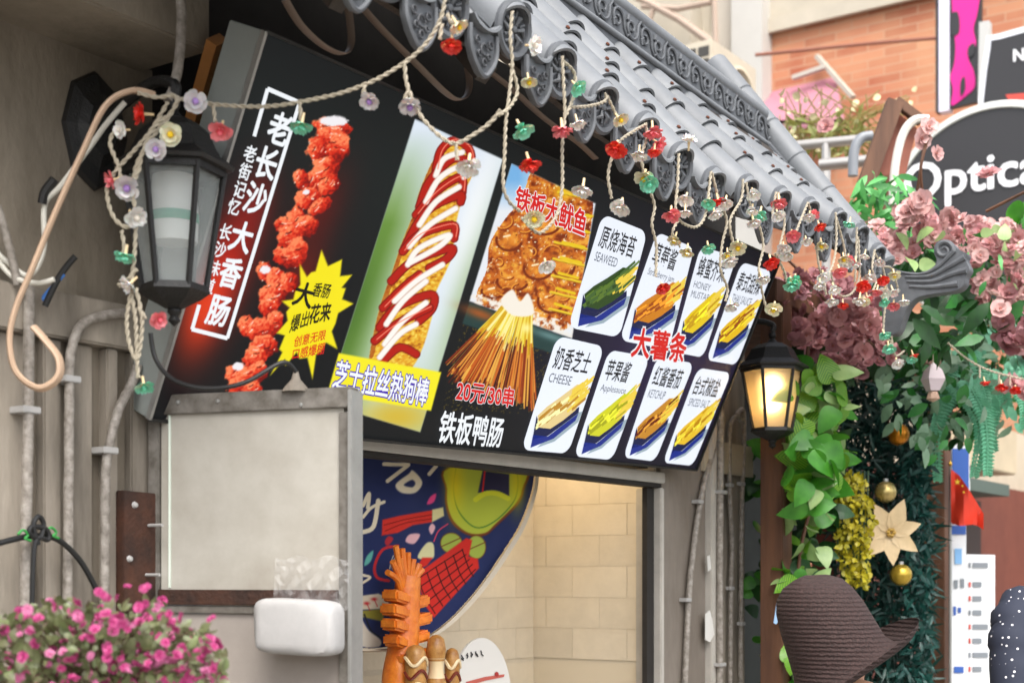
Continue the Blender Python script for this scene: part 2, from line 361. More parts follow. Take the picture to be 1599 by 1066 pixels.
for (x, y, rx, ry, an) in lobes:
    a = math.radians(an); c0_, s0_ = math.cos(a), math.sin(a)
    for k in range(3):
        u0 = rng.uniform(-.6, .3)*rx; v0 = rng.uniform(-.7, .4)*ry; P_ = [(x + (u0+t*rx*.45)*c0_ - (v0-t*t*3)*s0_, y + (u0+t*rx*.45)*s0_ + (v0-t*t*3)*c0_) for t in (0, .5, 1)]
        A.stroke(P_, rng.uniform(.8, 2.2), ['#ffd0b8', '#ff9a70', '#5a0a06'][k])
for (x, y, rx, ry) in ((521, 189, 24, 9), (414, 421, 9, 7), (372, 572, 10, 7), (478, 300, 6, 4)):
    d = np.hypot((X-x)/rx, (Y-y)/ry) + (nf-.5)*.4; A.mix(np.clip((1-d)/.2, 0, 1), '#f2eef2')
# starburst
tips = [(502,390),(534,405),(550,429),(540,450),(552,474),(524,505),(527,545),(502,548),(488,592),(468,560),(446,571),(422,586),(436,545),(432,520),(447,487),(440,470),(461,455),(468,412),(486,425)]
cx, cy = 488, 487; sp = []
for i, t in enumerate(tips):
    n_ = tips[(i+1) % len(tips)]; sp.append(t); mx_, my_ = (t[0]+n_[0])/2, (t[1]+n_[1])/2; sp.append((cx+(mx_-cx)*.80, cy+(my_-cy)*.80))
A.fill(sp, '#f4e41c')
# hot dog picture
hd = [(648,186),(785,249),(656,674),(508,630)]; msk = A.fill(hd, '#dfe9f6')
def inside(fn):
    C0 = A.C.copy(); fn(); A.C = C0*(1-msk[..., None]) + A.C*msk[..., None]
def hot():
    t = (X-648 + (Y-186)*.33)/137      # across the picture
    g1 = np.clip(1.25 - t*2.1, 0, 1)*np.clip((Y-200)/150, 0, 1); A.mix(g1, '#6d9440')
    A.mix(np.clip(.7-t*2.2, 0, 1)*np.clip((Y-330)/140, 0, 1), '#3f6424')
    A.mix(np.clip((Y-500)/200, 0, 1)*.55, '#8fb060')
    A.glow(720, 470, 22, 160, '#a9bf92', .8, 16); A.glow(740, 330, 20, 120, '#ffffff', .6, 18); A.glow(620, 650, 60, 30, '#d8b020', .8)
    c3 = lambda L: [(500+x/1.9375, 150+y/1.9375) for x, y in L]
    out = spx(c3([(400,128),(455,155),(462,230),(432,300),(408,400),(397,490),(347,600),(340,660),(292,800),(200,900),(140,900),(150,780),(180,640),(215,540),(245,450),(285,350),(300,290),(345,190)]))
    A.fill(out, '#e3a324'); inn = inpoly(X, Y, out)
    tex = fbm(X/5, Y/3, 21); A.mix(inn*np.clip((tex-.5)*4, 0, 1), '#f6d85a'); A.mix(inn*np.clip((.42-tex)*5, 0, 1), '#a85a10')
    A.mix(inn*np.clip((dline(X, Y, c3([(345,190),(300,290),(245,450),(215,540),(180,640),(150,780)])) < 7), 0, 1)*.6, '#9a3a0e')
    reds = [[(350,225),(365,165),(405,135),(450,160),(455,215),(420,250)],[(300,335),(330,260),(400,190),(450,200)],[(290,360),(350,290),(425,245),(430,290)],[(255,460),(320,350),(420,300),(425,320)],
            [(250,470),(300,420),(400,390),(405,430)],[(215,560),(280,500),(395,460),(385,490),(330,520)],[(190,640),(250,580),(300,540)],[(180,700),(230,640),(335,600),(340,640),(300,680)],[(165,740),(230,690),(330,640)],[(190,800),(240,760),(290,780)]]
    for L in reds: P_ = spx(c3(L), 5, False); A.stroke(P_, 14, '#7c0f08'); A.stroke(P_, 10.5, '#b51c0e')
    whites = [[(350,240),(375,190),(430,170)],[(320,320),(360,250),(420,215),(435,245)],[(300,390),(350,320),(420,275)],[(270,455),(330,390),(410,340)],[(265,510),(300,460),(390,420),(360,455),(270,505)],[(225,620),(290,560),(370,510)],[(200,690),(250,620),(320,560)],[(195,750),(250,680),(320,625)],[(180,790),(240,720),(290,690)]]
    for L in whites: P_ = spx(c3(L), 5, False); A.stroke(P_, 9.5, '#d9c2b8'); A.stroke(P_, 7, '#fdf6ee')
    for L in reds[::2]: P_ = spx(c3([(x+6, y-4) for x, y in L]), 5, False); A.stroke(P_, 1.6, '#ff8a70')
inside(hot)
# squid picture
sq = [(799,256),(930,318),(893,528),(733,470)]; msk = A.fill(sq, '#e8ecf2')
def squid():
    A.mix(np.clip((850-X)/40, 0, 1)*np.clip((330-Y)/50, 0, 1), '#79b4e6')
    body = spx([(835,258),(880,262),(925,300),(915,400),(895,500),(860,515),(800,490),(745,470),(760,420),(765,380),(790,340),(815,310)])
    w = X + 14*(fbm(X/18, Y/18, 5)-.5); q = fbm(w/9, Y/9, 31); q2 = fbm(w/3.5, Y/3.5, 33); inn = inpoly(X, Y, body)*1.
    A.mix(inn, '#c4621a'); A.mix(inn*np.clip((q-.52)*5, 0, 1), '#f0a83c'); A.mix(inn*np.clip((.46-q)*6, 0, 1), '#7c2c0a')
    A.mix(inn*np.clip((q2-.66)*7, 0, 1), '#fff0c8'); A.mix(inn*np.clip((.28-q2)*7, 0, 1), '#5a2208')
    for cx_, cy_, rx_, ry_ in ((795, 375, 20, 16), (850, 350, 24, 16), (880, 410, 18, 24), (840, 420, 22, 16), (800, 440, 24, 14), (770, 455, 18, 10), (860, 470, 20, 18)):
        A.glow(cx_, cy_, rx_*.8, ry_*.7, '#f09a34', .75, 25); A.stroke([(cx_ + rx_*math.cos(t), cy_ + ry_*math.sin(t)) for t in np.linspace(.3, 3.4, 12)], 4, '#7a2c08'); A.stroke([(cx_ - rx_*.4 + 9*t, cy_ - ry_*.35 - 2*t) for t in (0, .5, 1)], 3, '#ffe6b8')
    for i in range(14):
        a = rng.uniform(0, 6.28); x = rng.uniform(770, 900); y = rng.uniform(330, 500); r_ = rng.uniform(7, 15)
        arc = [(x+r_*math.cos(a+t), y+r_*.8*math.sin(a+t)) for t in np.linspace(0, 2.6, 9)]
        A.stroke(arc, 3.4, '#8a3308'); A.stroke([(p-1, s_-1.2) for p, s_ in arc], 1.8, '#f4a23a')
    A.glow(895, 280, 18, 18, '#ffe030', 1); A.glow(880, 300, 14, 10, '#f8d020', .9)
    A.mix((dline(X, Y, [(735,470),(893,528)]) < 20)*np.clip((fbm(X/6, Y/6, 8)-.35)*4, 0, 1)*(Y > 460), '#f4ece0')
    for i in range(8): y = 300+i*26; A.stroke([(872+i*-2, y), (930-i*3, y+12)], 4, '#f0cc30'); A.stroke([(872+i*-2, y+2), (930-i*3, y+14)], 1.2, '#a87a10')
inside(squid)
for i in range(7): A.stroke([(885-i*3, 330+i*24), (922-i*5, 338+i*24)], 4.5, '#ecc81f')
A.fill([(733,472),(893,530),(888,560),(722,505)], '#26403e'); A.glow(750, 490, 30, 8, '#b85a20', .8, 20); A.glow(860, 525, 30, 6, '#7aa0a0', .7, 18)
sp_ = inpoly(X, Y, [(722,505),(888,560),(850,650),(690,640)])*(hashn(np.floor(X/1.6), np.floor(Y/1.6), 4) > .94); A.mix(sp_*.8, '#6b5c20')
for i in range(260):
    t = rng.uniform(0, 1); x0 = 785+45*t+rng.uniform(-3, 3); y0 = 478+10*t; sx = 700+132*t + rng.uniform(-8, 8); sy = 575+48*t+rng.uniform(-14, 20)
    k = rng.uniform(.30, .5); mx_, my_ = x0+(sx-x0)*k, y0+(sy-y0)*k
    A.stroke([(x0, y0), (mx_, my_)], 2.0, ['#f2dc50', '#d8a818', '#fff2a0'][i % 3]); A.stroke([(mx_, my_), (sx, sy)], rng.uniform(1.2, 2.6), ['#8a300e', '#c45c1c', '#e08a34', '#54180a', '#f0b04a'][i % 5])
A.fill(spx([(782,470),(800,452),(812,470),(825,458),(833,490),(800,492)]), '#f6eee0'); A.glow(822, 512, 8, 8, '#fff6a0', .9)
# yellow caption strip
A.fill([(529,551),(689,581),(673,641),(511,614)], '#f5ea28')
A.build('face', vcol('sign_print', EM), sg)
# cards
CARDS = [([(941,334),(1011,362),(967,527),(887,511)], '原烧海苔', 'SEAWEED', '#2f4a1c', '#5d7a2c'), ([(1026,362),(1084,387),(1044,546),(967,531)], '草莓酱', 'Strawberry jam', '#d08018', '#a04a10'),
 ([(1094,384),(1150,402),(1098,558),(1049,549)], '蜂蜜芥末', 'HONEY\nMUSTARD', '#e8c81c', '#c89a10'), ([(1158,409),(1206,424),(1150,570),(1103,562)], '泰式甜辣', 'THAI SAUCE', '#e8bc1c', '#9a4a14'),
 ([(870,524),(944,541),(887,708),(814,702)], '奶香芝士', 'CHEESE', '#e8cf90', '#c08a2a'), ([(951,546),(1015,557),(956,718),(896,712)], '苹果酱', 'Applesauce', '#d4d428', '#a8a818'),
 ([(1026,557),(1084,567),(1023,720),(973,714)], '红酱番茄', 'KETCHUP', '#c88a2c', '#6a2008'), ([(1090,574),(1142,582),(1082,727),(1035,722)], '台式椒盐', 'SPICED SALT', '#ecc232', '#c08a18')]
M_card = lit('card_white', '#eaf0fb', 1.05); M_ink = lit('ink_dark', '#15161c'); M_boat = lit('boat_blue', '#1d2f8c'); M_boatd = lit('boat_navy', '#141c4a'); M_shad = lit('boat_print_grey', '#9db0bb'); M_ench = lit('ink_grey', '#59606c')
for ci, (q, cn, en, fc, fc2) in enumerate(CARDS):
    C = [onp(.0045)(*p) for p in q]; pts = []
    for (cx_, cy_, a0) in ((.84, .1, -90), (.84, .9, 0), (.16, .9, 90), (.16, .1, 180)):
        for k in range(7):
            a = math.radians(a0 + 15*k); pts.append(bil(C, cx_+.16*math.cos(a), cy_+.1*math.sin(a)))
    card = MB().poly(pts).build('menu_card', M_card, sg)
    C2 = [onp(.0065)(*p) for p in q]; C3 = [onp(.008)(*p) for p in q]; C4 = [onp(.0095)(*p) for p in q]
    sub = lambda D, a, b, c_, d_: [bil(D, a, b), bil(D, c_, b), bil(D, c_, d_), bil(D, a, d_)]
    def ltext(s_, quad, m, bold): glyphs('lettering', s_, lambda a, b, k: bil(quad, a, b) + PN*(.00008*k), m, card, bold)
    wide = .74 if len(cn) > 3 else .56
    ltext(cn, sub(C2, .09, .08, .09+wide, .27), M_ink, .012)
    ltext(en, sub(C2, .10, .31, .10 + (.62 if len(en) > 7 else .46), .315+(.15 if '\n' in en else .075)), M_ench, 0)
    E_ = lambda D, L: [bil(D, x, y) for x, y in L]
    MB().poly(E_(C2, [(.30,.97),(.62,.90),(.99,.70),(1.,.60),(.88,.62),(.5,.84)])).build('picture_shade', M_shad, card)
    MB().poly(E_(C3, [(.17,.975),(.14,.86),(.45,.86),(.93,.62),(.92,.69),(.58,.875)])).build('fries_tray', M_boat, card)
    MB().poly(E_(C3, [(.155,.90),(.09,.69),(.2,.76),(.5,.76),(.90,.56),(.93,.615),(.45,.855)])).build('fries_tray', M_boatd, card)
    f1, f2, f3, f4 = lit('fries_%s' % fc[1:], fc), lit('fries_%s' % fc2[1:], fc2), lit('fries_tip', '#f2d24a'), lit('fries_light_%s' % fc[1:], '#%02x%02x%02x' % tuple(min(255, int(int(fc[i:i+2], 16)*1.18 + 14)) for i in (1, 3, 5)))
    body = [(.11,.69),(.24,.60),(.45,.50),(.70,.37),(.86,.36),(.92,.48),(.84,.60),(.66,.70),(.45,.79),(.22,.79)]
    MB().poly(E_(C4, body)).build('fries', f1, card); mbs = [MB(), MB(), MB(), MB()]
    for i in range(130):
        a_ = rng.random(); b_ = rng.random(); x0 = .13 + .60*a_; yl = .69 - .42*(x0-.11); y0 = yl + .02 + .10*b_; tip = i > 100
        if tip: x0 = .62 + .2*rng.random(); y0 = .40 + .20*rng.random() + (.72-x0)*.3
        L_ = (.10 + .10*rng.random()) if not tip else .16 + .08*rng.random(); dx, dy = L_, -L_*(.42 + .25*rng.random()); w_ = .016 + .012*rng.random()
        dx = min(dx, .985-x0); Cz = [onp(.0100 + .00002*i)(*p) for p in q]
        mbs[2 if tip and i % 3 else (1, 3, 0, 3, 1)[i % 5]].poly(E_(Cz, [(x0, y0), (x0+dx, y0+dy), (x0+dx+w_, y0+dy+w_*.9), (x0+w_, y0+w_*1.1)]))
    for mb, m_ in zip(mbs, (f1, f2, f3, f4)):
        if mb.v: mb.build('fries', m_, card)
# sign lettering
M_w = lit('ink_white', '#f2f6fa', 1.0); M_r = lit('ink_red', '#d8201c'); M_y = lit('ink_black', '#1c1a10'); M_pu = lit('ink_violet', '#4a2fb0')
def sq_char(ch, px, py, w, h, m, bold=.01, lift=.006, name='lettering'):
    u, v = panuv(px, py)
    glyphs(name, ch, lambda a, b, k: PB + PN*(lift + .00008*k) + Vector((u + (a-.5)*w, 0, 0)) + PVn*(v + (.5-b)*h), m, sg, bold)
for ch, x, y in zip('老长沙大香肠', (434, 414, 397, 375, 358, 339), (200, 254, 309, 369, 425, 484)): sq_char(ch, x, y, .068, .074, M_w, .03)
for ch, x, y in zip('老街记忆长沙味道', (388, 380, 372, 363, 350, 341, 332, 323), (239, 267, 295, 322, 361, 389, 417, 445)): sq_char(ch, x, y, .037, .038, M_w, .02)
brk = [(397,213),(418,139),(469,161),(467,180)]; brk2 = [(467,163),(355,528),(300,514),(311,476)]
for B_ in (brk[:3], brk2):
    mb = MB()
    for a, b in zip(B_[:-1], B_[1:]): mb.beam(onp(.005)(*a), onp(.005)(*b), .010, .002, PN)
    mb.build('bracket_line', M_w, sg)
Q = onp
lettering('lettering', '大', [(466,438),(495,446),(484,482),(455,475)], Q(.006), M_y, sg, .03)
lettering('lettering', '香肠', [(492,441),(519,444),(512,466),(487,462)], Q(.006), M_y, sg, .02)
lettering('lettering', '爆出', [(457,493),(485,484),(480,508),(451,520)], Q(.006), M_y, sg, .02)
lettering('lettering', '花来', [(487,476),(519,472),(514,500),(481,506)], Q(.006), M_y, sg, .03)
lettering('lettering', '创意无限', [(461,525),(510,514),(507,530),(458,542)], Q(.006), M_r, sg, .015)
lettering('lettering', '口感爆棚', [(458,545),(508,534),(505,552),(456,561)], Q(.006), M_r, sg, .015)
qd = [(528,562),(672,592),(665,634),(518,605)]
lettering('lettering_outline', '芝士拉丝热狗棒', qd, Q(.005), M_pu, sg, .075); lettering('lettering', '芝士拉丝热狗棒', qd, Q(.007), M_w, sg, .022)
qd = [(808,290),(918,330),(912,370),(803,325)]
lettering('lettering_outline', '铁板大鱿鱼', qd, Q(.005), M_w, sg, .07); lettering('lettering', '铁板大鱿鱼', qd, Q(.007), M_r, sg, .03)
qd = [(716,592),(804,606),(800,636),(711,625)]
lettering('lettering_outline', '20元/30串', qd, Q(.005), M_w, sg, .06); lettering('lettering', '20元/30串', qd, Q(.007), M_r, sg, .03)
lettering('lettering', '铁板鸭肠', [(691,641),(789,653),(781,698),(682,690)], Q(.006), M_w, sg, .02)
qd = [(992,511),(1075,522),(1068,566),(985,556)]
lettering('lettering_outline', '大薯条', qd, Q(.0145), M_w, sg, .09); lettering('lettering', '大薯条', qd, Q(.0165), M_r, sg, .03)
# pine batten behind the sign
MB().beam(ony(292, 232, -.06), ony(340, 62, -.30), .05, .03, (0, 1, 0)).build('wooden_batten', M_woodp, label='orange pine batten standing behind the left end of the menu sign', cat='batten')
# ------------------------------------------------------------------ tiled pent roof
TOPS = [(695,-32),(796,5),(869,71),(936,130),(1001,178),(1056,225),(1107,263),(1160,275),(1213,293),(1258,310),(1303,327),(1338,350),(1364,381)]
RD = .068
rf = thing('tiled_roof', (0, -.5, 2.9), 'grey barrel tiled pent roof with scroll ridge and curled corner above the menu sign', 'roof')
bars = []
for (a, b) in TOPS:
    p = ony(a, b, -.80); bars.append(Vector((p.x, -.80, p.z - RD)))
for k in range(1, 5): bars.insert(0, Vector((bars[0].x - .225, -.80, bars[0].z + .015)))
RZ = lambda x: -.054*x
RIDGE = lambda x: Vector((x, -.30, 3.405 + RZ(x)))
def arcshell(R0, R1, L, a0, a1, n, th, up=True):
    """open tile along +y, arc from a0 to a1 (degrees from +x), thickness th"""
    mb = MB(); vs = []
    for (R, y) in ((R0, 0), (R1, L)):
        for t in (0, th):
            for k in range(n+1):
                a = math.radians(a0 + (a1-a0)*k/n); vs.append(((R-t)*math.cos(a), y, (R-t)*math.sin(a)))
    m = n+1; fs = []
    for k in range(n): fs += [(k, k+1, 2*m+k+1, 2*m+k), (m+k, 3*m+k, 3*m+k+1, m+k+1), (k, m+k, m+k+1, k+1), (2*m+k, 2*m+k+1, 3*m+k+1, 3*m+k)]
    fs += [(0, 2*m, 3*m, m), (n, m+n, 3*m+n, 2*m+n)]
    return mb.add(vs, fs)
TL = .205
tile_me = arcshell(RD, RD-.010, TL+.03, -15, 195, 16, .008).mesh('barrel_tile', smooth=True)
trough_me = arcshell(.09, .085, TL+.03, 205, 335, 8, .008).mesh('trough_tile', smooth=True)
# end cap: rim, recessed plate, raised flower relief
cap = MB().lathe([(RD+.004, .0), (RD+.006, .012), (RD-.002, .018), (RD-.013, .014), (RD-.015, .004)], 28)
cap_me = cap.mesh('end_cap', smooth=True)
rel = MB().lathe([(.0, .006), (RD-.014, .006)], 24); rel_me = rel.mesh('relief_plate')
orn = MB()
for k in range(6):
    a = k*math.pi/3; orn.tube([Vector((.012*math.cos(a), .012*math.sin(a), .009)), Vector((.03*math.cos(a+.2), .03*math.sin(a+.2), .014)), Vector((.046*math.cos(a-.15), .046*math.sin(a-.15), .008))], [.004, .007, .003], 6)
    orn.tube([Vector((.024*math.cos(a+.52), .024*math.sin(a+.52), .009)), Vector((.044*math.cos(a+.52), .044*math.sin(a+.52), .010))], [.003, .004], 6)
orn.lathe([(0, .016), (.008, .014), (.011, .008)], 10)
orn_me = orn.mesh('flower_relief', smooth=True)
# drip tile: shield outline in x,z, facing -y
sh = [(-.062, 0), (.062, 0), (.062, -.05), (.045, -.088), (.018, -.118), (0, -.126), (-.018, -.118), (-.045, -.088), (-.062, -.05)]
drip = MB().slab([(x, 0, z) for x, z in sh], (0, .014, 0))
drip.tube([Vector((x, -.003, z)) for x, z in spx(sh[1:]+[sh[0]], 4, False)], .008, 6)
drip_me = drip.mesh('drip_tile', smooth=True)
lip_me = arcshell(.075, .075, .05, 205, 335, 8, .01).mesh('drip_lip', smooth=True)
dor = MB()
for x, z, r in ((0, -.055, .016), (-.03, -.035, .010), (.03, -.035, .010), (0, -.09, .010), (-.022, -.07, .008), (.022, -.07, .008)):
    dor.tube([Vector((x + r*math.cos(t), -.006, z + r*math.sin(t))) for t in np.linspace(0, 5.4, 10)], .0035, 6)
dor_me = dor.mesh('shield_relief', smooth=True)
rotcap = Vector((0, -1, -.18)).normalized().to_track_quat('Z', 'Y')
nb = len(bars)
for i, b in enumerate(bars):
    top = RIDGE(b.x); ax = (top - b); Ln = ax.length; ax.normalize(); nrm = Vector((1, 0, 0)).cross(ax)
    R = Matrix((Vector((1, 0, 0)), ax, nrm)).transposed().to_quaternion(); n = int(Ln/TL) + 1
    for k in range(n):
        jit = random.uniform(-.004, .004); rr = R @ Euler((0, 0, random.uniform(-.012, .012))).to_quaternion()
        t_ = link('barrel_tile', tile_me, M_tile, rf, loc=b + ax*(k*TL + (jit if k else 0)) + nrm*(.004*k), rot=rr)
    e = link('end_cap', cap_me, M_tiled, rf, loc=b + Vector((0, -.004, 0)), rot=rotcap)
    r_ = bpy.data.objects.new('relief_plate', rel_me); COL.objects.link(r_); r_.parent = e
    if not rel_me.materials: rel_me.materials.append(M_relief); orn_me.materials.append(M_tiled)
    r_ = bpy.data.objects.new('flower_relief', orn_me); COL.objects.link(r_); r_.parent = e
    if i + 1 < nb:
        c_ = bars[i+1]; mid = (b + c_)/2; tp = RIDGE(mid.x); ax2 = (tp-mid).normalized(); nr2 = Vector((1, 0, 0)).cross(ax2); w = (c_.x - b.x)/.225
        R2 = Matrix((Vector((1, 0, 0)), ax2, nr2)).transposed().to_quaternion()
        for k in range(n):
            if i == 10 and k == 0: continue
            link('trough_tile', trough_me, M_tile, rf, loc=mid + ax2*(k*TL) + nr2*(.045+.004*k), rot=R2, scale=(w*1.05, 1, 1))
        if i != 10:
            d = link('drip_tile', drip_me, M_tiled, rf, loc=mid + Vector((0, -.012, -.03)), scale=(.88, 1, .88))
            q = bpy.data.objects.new('shield_relief', dor_me); COL.objects.link(q); q.parent = d
            if not dor_me.materials: dor_me.materials.append(M_relief)
            link('drip_lip', lip_me, M_tile, rf, loc=mid + Vector((0, -.03, .012)), scale=(w*.72, 1, .62))
scw = MB().lathe([(0, .007), (.006, .005), (.008, 0)], 8).mesh('screw', smooth=True); M_scr = mat('screw_rust', '#5a2f1c', .8)
for i, b in enumerate(bars):
    ax = (RIDGE(b.x) - b).normalized(); nrm = Vector((1, 0, 0)).cross(ax)
    for k in range(1, 4):
        if (i*7 + k*3) % 4: link('screw', scw, M_scr, rf, loc=b + ax*(k*TL + .012) + (nrm*.9 - Vector((.42, 0, 0)))*(RD+.004*k-.001), rot=nrm.to_track_quat('Z', 'Y'))
# underside boards of the roof, each between two rafters
x0, x1 = bars[0].x - .1, 1.44
nbd = 7
for k in range(nbd):
    t0, t1 = k/nbd, (k+1)/nbd - .004
    pa = Vector((0, -.765, 2.865)); pb = Vector((0, -.10, 3.66)); a, b = pa.lerp(pb, t0), pa.lerp(pb, t1)
    if k: MB().obox((a+b)/2 + Vector(((x0+x1)/2, 0, .02 + .003*(k % 2))), ((x1-x0)/2, 0, 0), (b-a)/2, (0, -.006, .006)).build('soffit_board', M_soff, rf)
for x in np.arange(x0+.15, x1, .55):
    MB().beam((x, -.74, 2.872), (x, .03, 3.74), .045, .05, (0, -1, 1)).build('rafter', M_soff, rf)
# eave board: follows the row of drip tiles
mb = MB(); pts = [b + Vector((0, .035, -.03)) for b in bars]
for a, b in zip(pts[:-1], pts[1:]): mb.beam(a, b + (b-a).normalized()*.004, .02, .05)
mb.build('eave_board', M_soff, rf)
# ridge: ornamented band, cap roll
xa, xb = x0, 1.40
MB().slab([(xa, -.335, 3.40+RZ(xa)), (xb, -.335, 3.40+RZ(xb)), (xb, -.335, 3.60+RZ(xb)), (xa, -.335, 3.60+RZ(xa))], (0, .04, 0)).build('ridge_band', M_tiled, rf, bevel=.003)
MB().tube([(xa, -.315, 3.615+RZ(xa)), (xb, -.315, 3.615+RZ(xb))], .028, 14).build('ridge_cap', M_tile, rf, smooth=True)
MB().tube([(xa, -.338, 3.485+RZ(xa)), (xb, -.338, 3.485+RZ(xb))], .012, 10).build('ridge_bead', M_tile, rf, smooth=True)
scr = MB()
sp1 = [Vector((.043*(1-t/9.5)*math.cos(t)+.0, 0, .043*(1-t/9.5)*math.sin(t))) for t in np.linspace(0, 8.2, 26)]
scr.tube([p for p in sp1], .0055, 6); scr.tube([Vector((.043, 0, 0)), Vector((.046, 0, -.02)), Vector((.065, 0, -.042)), Vector((.085, 0, -.03))], .005, 6)
scr.tube([Vector((.075, 0, .035)), Vector((.068, 0, .018)), Vector((.082, 0, .010))], .006, 6)
scr_me = scr.mesh('scroll', smooth=True); flip = Euler((math.pi, 0, 0)).to_quaternion()
x = xb - .07; k = 0
while x > -1.2:
    link('scroll', scr_me, M_tiled, rf, loc=(x, -.339, 3.545 + RZ(x)), rot=flip if k % 2 else None); x -= .098; k += 1
# verge roll on the right end, in short lengths, and its curled fish tail end
va, vb = Vector((1.475, -.05, 3.83)), Vector((1.495, -.80, 2.86)); nseg = 6
for k in range(nseg):
    a, b = va.lerp(vb, k/nseg), va.lerp(vb, (k+1)/nseg); d = (b-a).normalized()
    MB().tube([a, a + d*.012, b - d*.012, b, b + d*.01], [.050, .055, .055, .058, .05], 16).build('verge_roll', M_tile, rf, smooth=True)
MB().beam(va + Vector((-.05, 0, -.06)), vb + Vector((-.05, 0, -.05)), .09, .03, (0, -1, 1)).build('verge_board', M_tiled, rf)
fx = lambda L: [onx(a, b, 1.50) for a, b in L]
body = spx([(1350,384),(1395,418),(1430,428),(1452,424),(1466,412),(1462,396),(1464,383),(1475,376),(1488,380),(1498,390),(1513,398),(1511,408),(1517,422),(1511,434),(1509,446),(1496,456),(1462,461),(1436,467),(1421,482),(1413,502),(1404,522),(1384,521),(1381,490),(1376,450)], 5)
fb = MB().slab([p + Vector((-.03, 0, 0)) for p in fx(body)], (.06, 0, 0)).build('curled_finial', M_tiled, rf, bevel=.004)
sp2 = [(1478 + (15-1.35*t)*math.cos(t*1.0-.2), 393 - (15-1.35*t)*math.sin(t*1.0-.2)) for t in np.linspace(0, 9, 30)]
for L, r0 in ((sp2, .011), ([(1405,426),(1440,430),(1466,420),(1484,404),(1494,394)], .010), ([(1418,434),(1455,433),(1482,420),(1510,404)], .012), ([(1420,441),(1460,441),(1490,430),(1513,424)], .012), ([(1424,449),(1460,450),(1500,445)], .012)):
    P_ = [p + Vector((-.03, 0, 0)) for p in fx(spx(L, 4, False))]; MB().tube(P_, [r0*(.45 + .75*i/len(P_)) if L is not sp2 else r0*(1 - .5*i/len(P_)) for i in range(len(P_))], 8).build('finial_ridge', M_tiled, fb, smooth=True)
# strap loops hanging under the roof
def cable(name, pts, r, m, label, cat='cable', k=8, n=8, flat=1., **kw):
    return MB().tube(spline(pts, k), r, n, flat=flat).build(name, m, smooth=True, label=label, cat=cat, **kw)
for L, lb in (([(445,0),(470,40),(505,72),(535,84),(548,70),(546,30),(540,0)], 'brown strap loop under the roof, leftmost above the sign'),
              ([(555,0),(600,50),(650,100),(690,140),(712,155),(728,150),(733,130),(730,105)], 'brown strap loop hanging under the roof beside the red flower light'),
              ([(755,105),(800,140),(850,185),(905,225),(930,248)], 'straight grey strap under the roof behind the middle tile ends')):
    MB().tube(spline([ony(a, b, -.56 - .0*i) for i, (a, b) in enumerate(L)], 8), .012, 8, flat=.25).build('roof_strap', mat('strap_brown', '#6a5b50', .5), smooth=True, label=lb, cat='strap', group='straps under the roof')

# ------------------------------------------------------------------ wall lanterns
def lantern(name, top, sc, rot, wallp, label, on, wd=1.0):
    """top: world point of the finial that hangs from the arm"""
    t = thing(name, top - Vector((0, 0, .5*sc)), label, 'lantern', 'wall lanterns')
    ax = Matrix.Rotation(rot, 3, 'Z'); o = Vector(top); Z = lambda z: z*sc
    def lat(nm, prof, n=6, m=M_black, **k): return MB().lathe([(r*sc*wd, z*sc) for r, z in prof], n, o, axis=ax).build(nm, m, t, **k)
    lat('finial', [(0, .0), (.012, -.004), (.014, -.02), (.008, -.03), (.016, -.04), (.02, -.05)], 12, smooth=True)
    lat('roof', [(.018, -.045), (.05, -.055), (.075, -.075), (.088, -.105), (.098, -.125), (.122, -.142), (.132, -.150), (.128, -.158), (.10, -.162), (0, -.162)])
    R1, R0, zt, zb = .108*wd, .068*wd, -.164, -.425
    gl = mat('lantern_glass_warm', '#d9c9a8', .45, trans=.7) if on else mat('lantern_glass_frost', '#b4bab8', .3, alpha=.26)
    for k in range(6):
        a0, a1 = k*math.pi/3, (k+1)*math.pi/3
        P_ = [o + ax @ (Vector((R*math.cos(a), R*math.sin(a), z))*sc) for (R, a, z) in ((R1-.008, a0, zt), (R1-.008, a1, zt), (R0-.006, a1, zb), (R0-.006, a0, zb))]
        n_ = (P_[1]-P_[0]).cross(P_[3]-P_[0]).normalized()*.003
        MB().slab(P_, n_).build('glass_pane', gl, t)
        MB().tube([o + ax @ (Vector((R1*math.cos(a0), R1*math.sin(a0), zt))*sc), o + ax @ (Vector((R0*math.cos(a0), R0*math.sin(a0), zb))*sc)], .0075*sc, 6).build('bar', M_black, t)
    lat('top_ring', [(.096, -.155), (.114, -.155), (.114, -.174), (.096, -.174)])
    lat('base', [(0, -.415), (.074, -.415), (.078, -.43), (.058, -.445), (.038, -.455), (.02, -.465), (0, -.465)])
    lat('bottom_finial', [(.012, -.46), (.016, -.472), (.009, -.482), (.014, -.492), (0, -.505)], 10, smooth=True)
    w = Vector(wallp); d = (w - o); d.z = 0
    MB().tube(spline([o + Vector((0, 0, .0)), o + Vector((0, 0, .03)), o + d*.25 + Vector((0, 0, .05)), o + d*.65 + Vector((0, 0, .02)), w], 6), .013*sc, 8).build('arm', M_black, t, smooth=True)
    pl = MB().lathe([(0, -.035*sc), (.04*sc, -.035*sc), (.06*sc, -.02*sc), (.085*sc, -.012*sc), (.09*sc, 0), (0, 0)], 8, w, axis=(d.normalized().to_track_quat('Z', 'Y')).to_matrix())
    for v in pl.v: v.z = w.z + (v.z - w.z)*1.55
    pl.build('wall_plate', M_black, t)
    return t, o, ax
LT, o, ax = lantern('wall_lantern', at(272, 152, 3.32), 1.06, .25, ony(147, 205, -.005), 'unlit black wall lantern with frosted glass tangled in flower lights', False)
MB().lathe([(.0, -.175*1.06), (.05, -.175*1.06), (.056, -.28), (.054, -.34), (.0, -.345)], 18, o).build('bulb', mat('lamp_white', '#e8eae6', .5), LT, smooth=True)
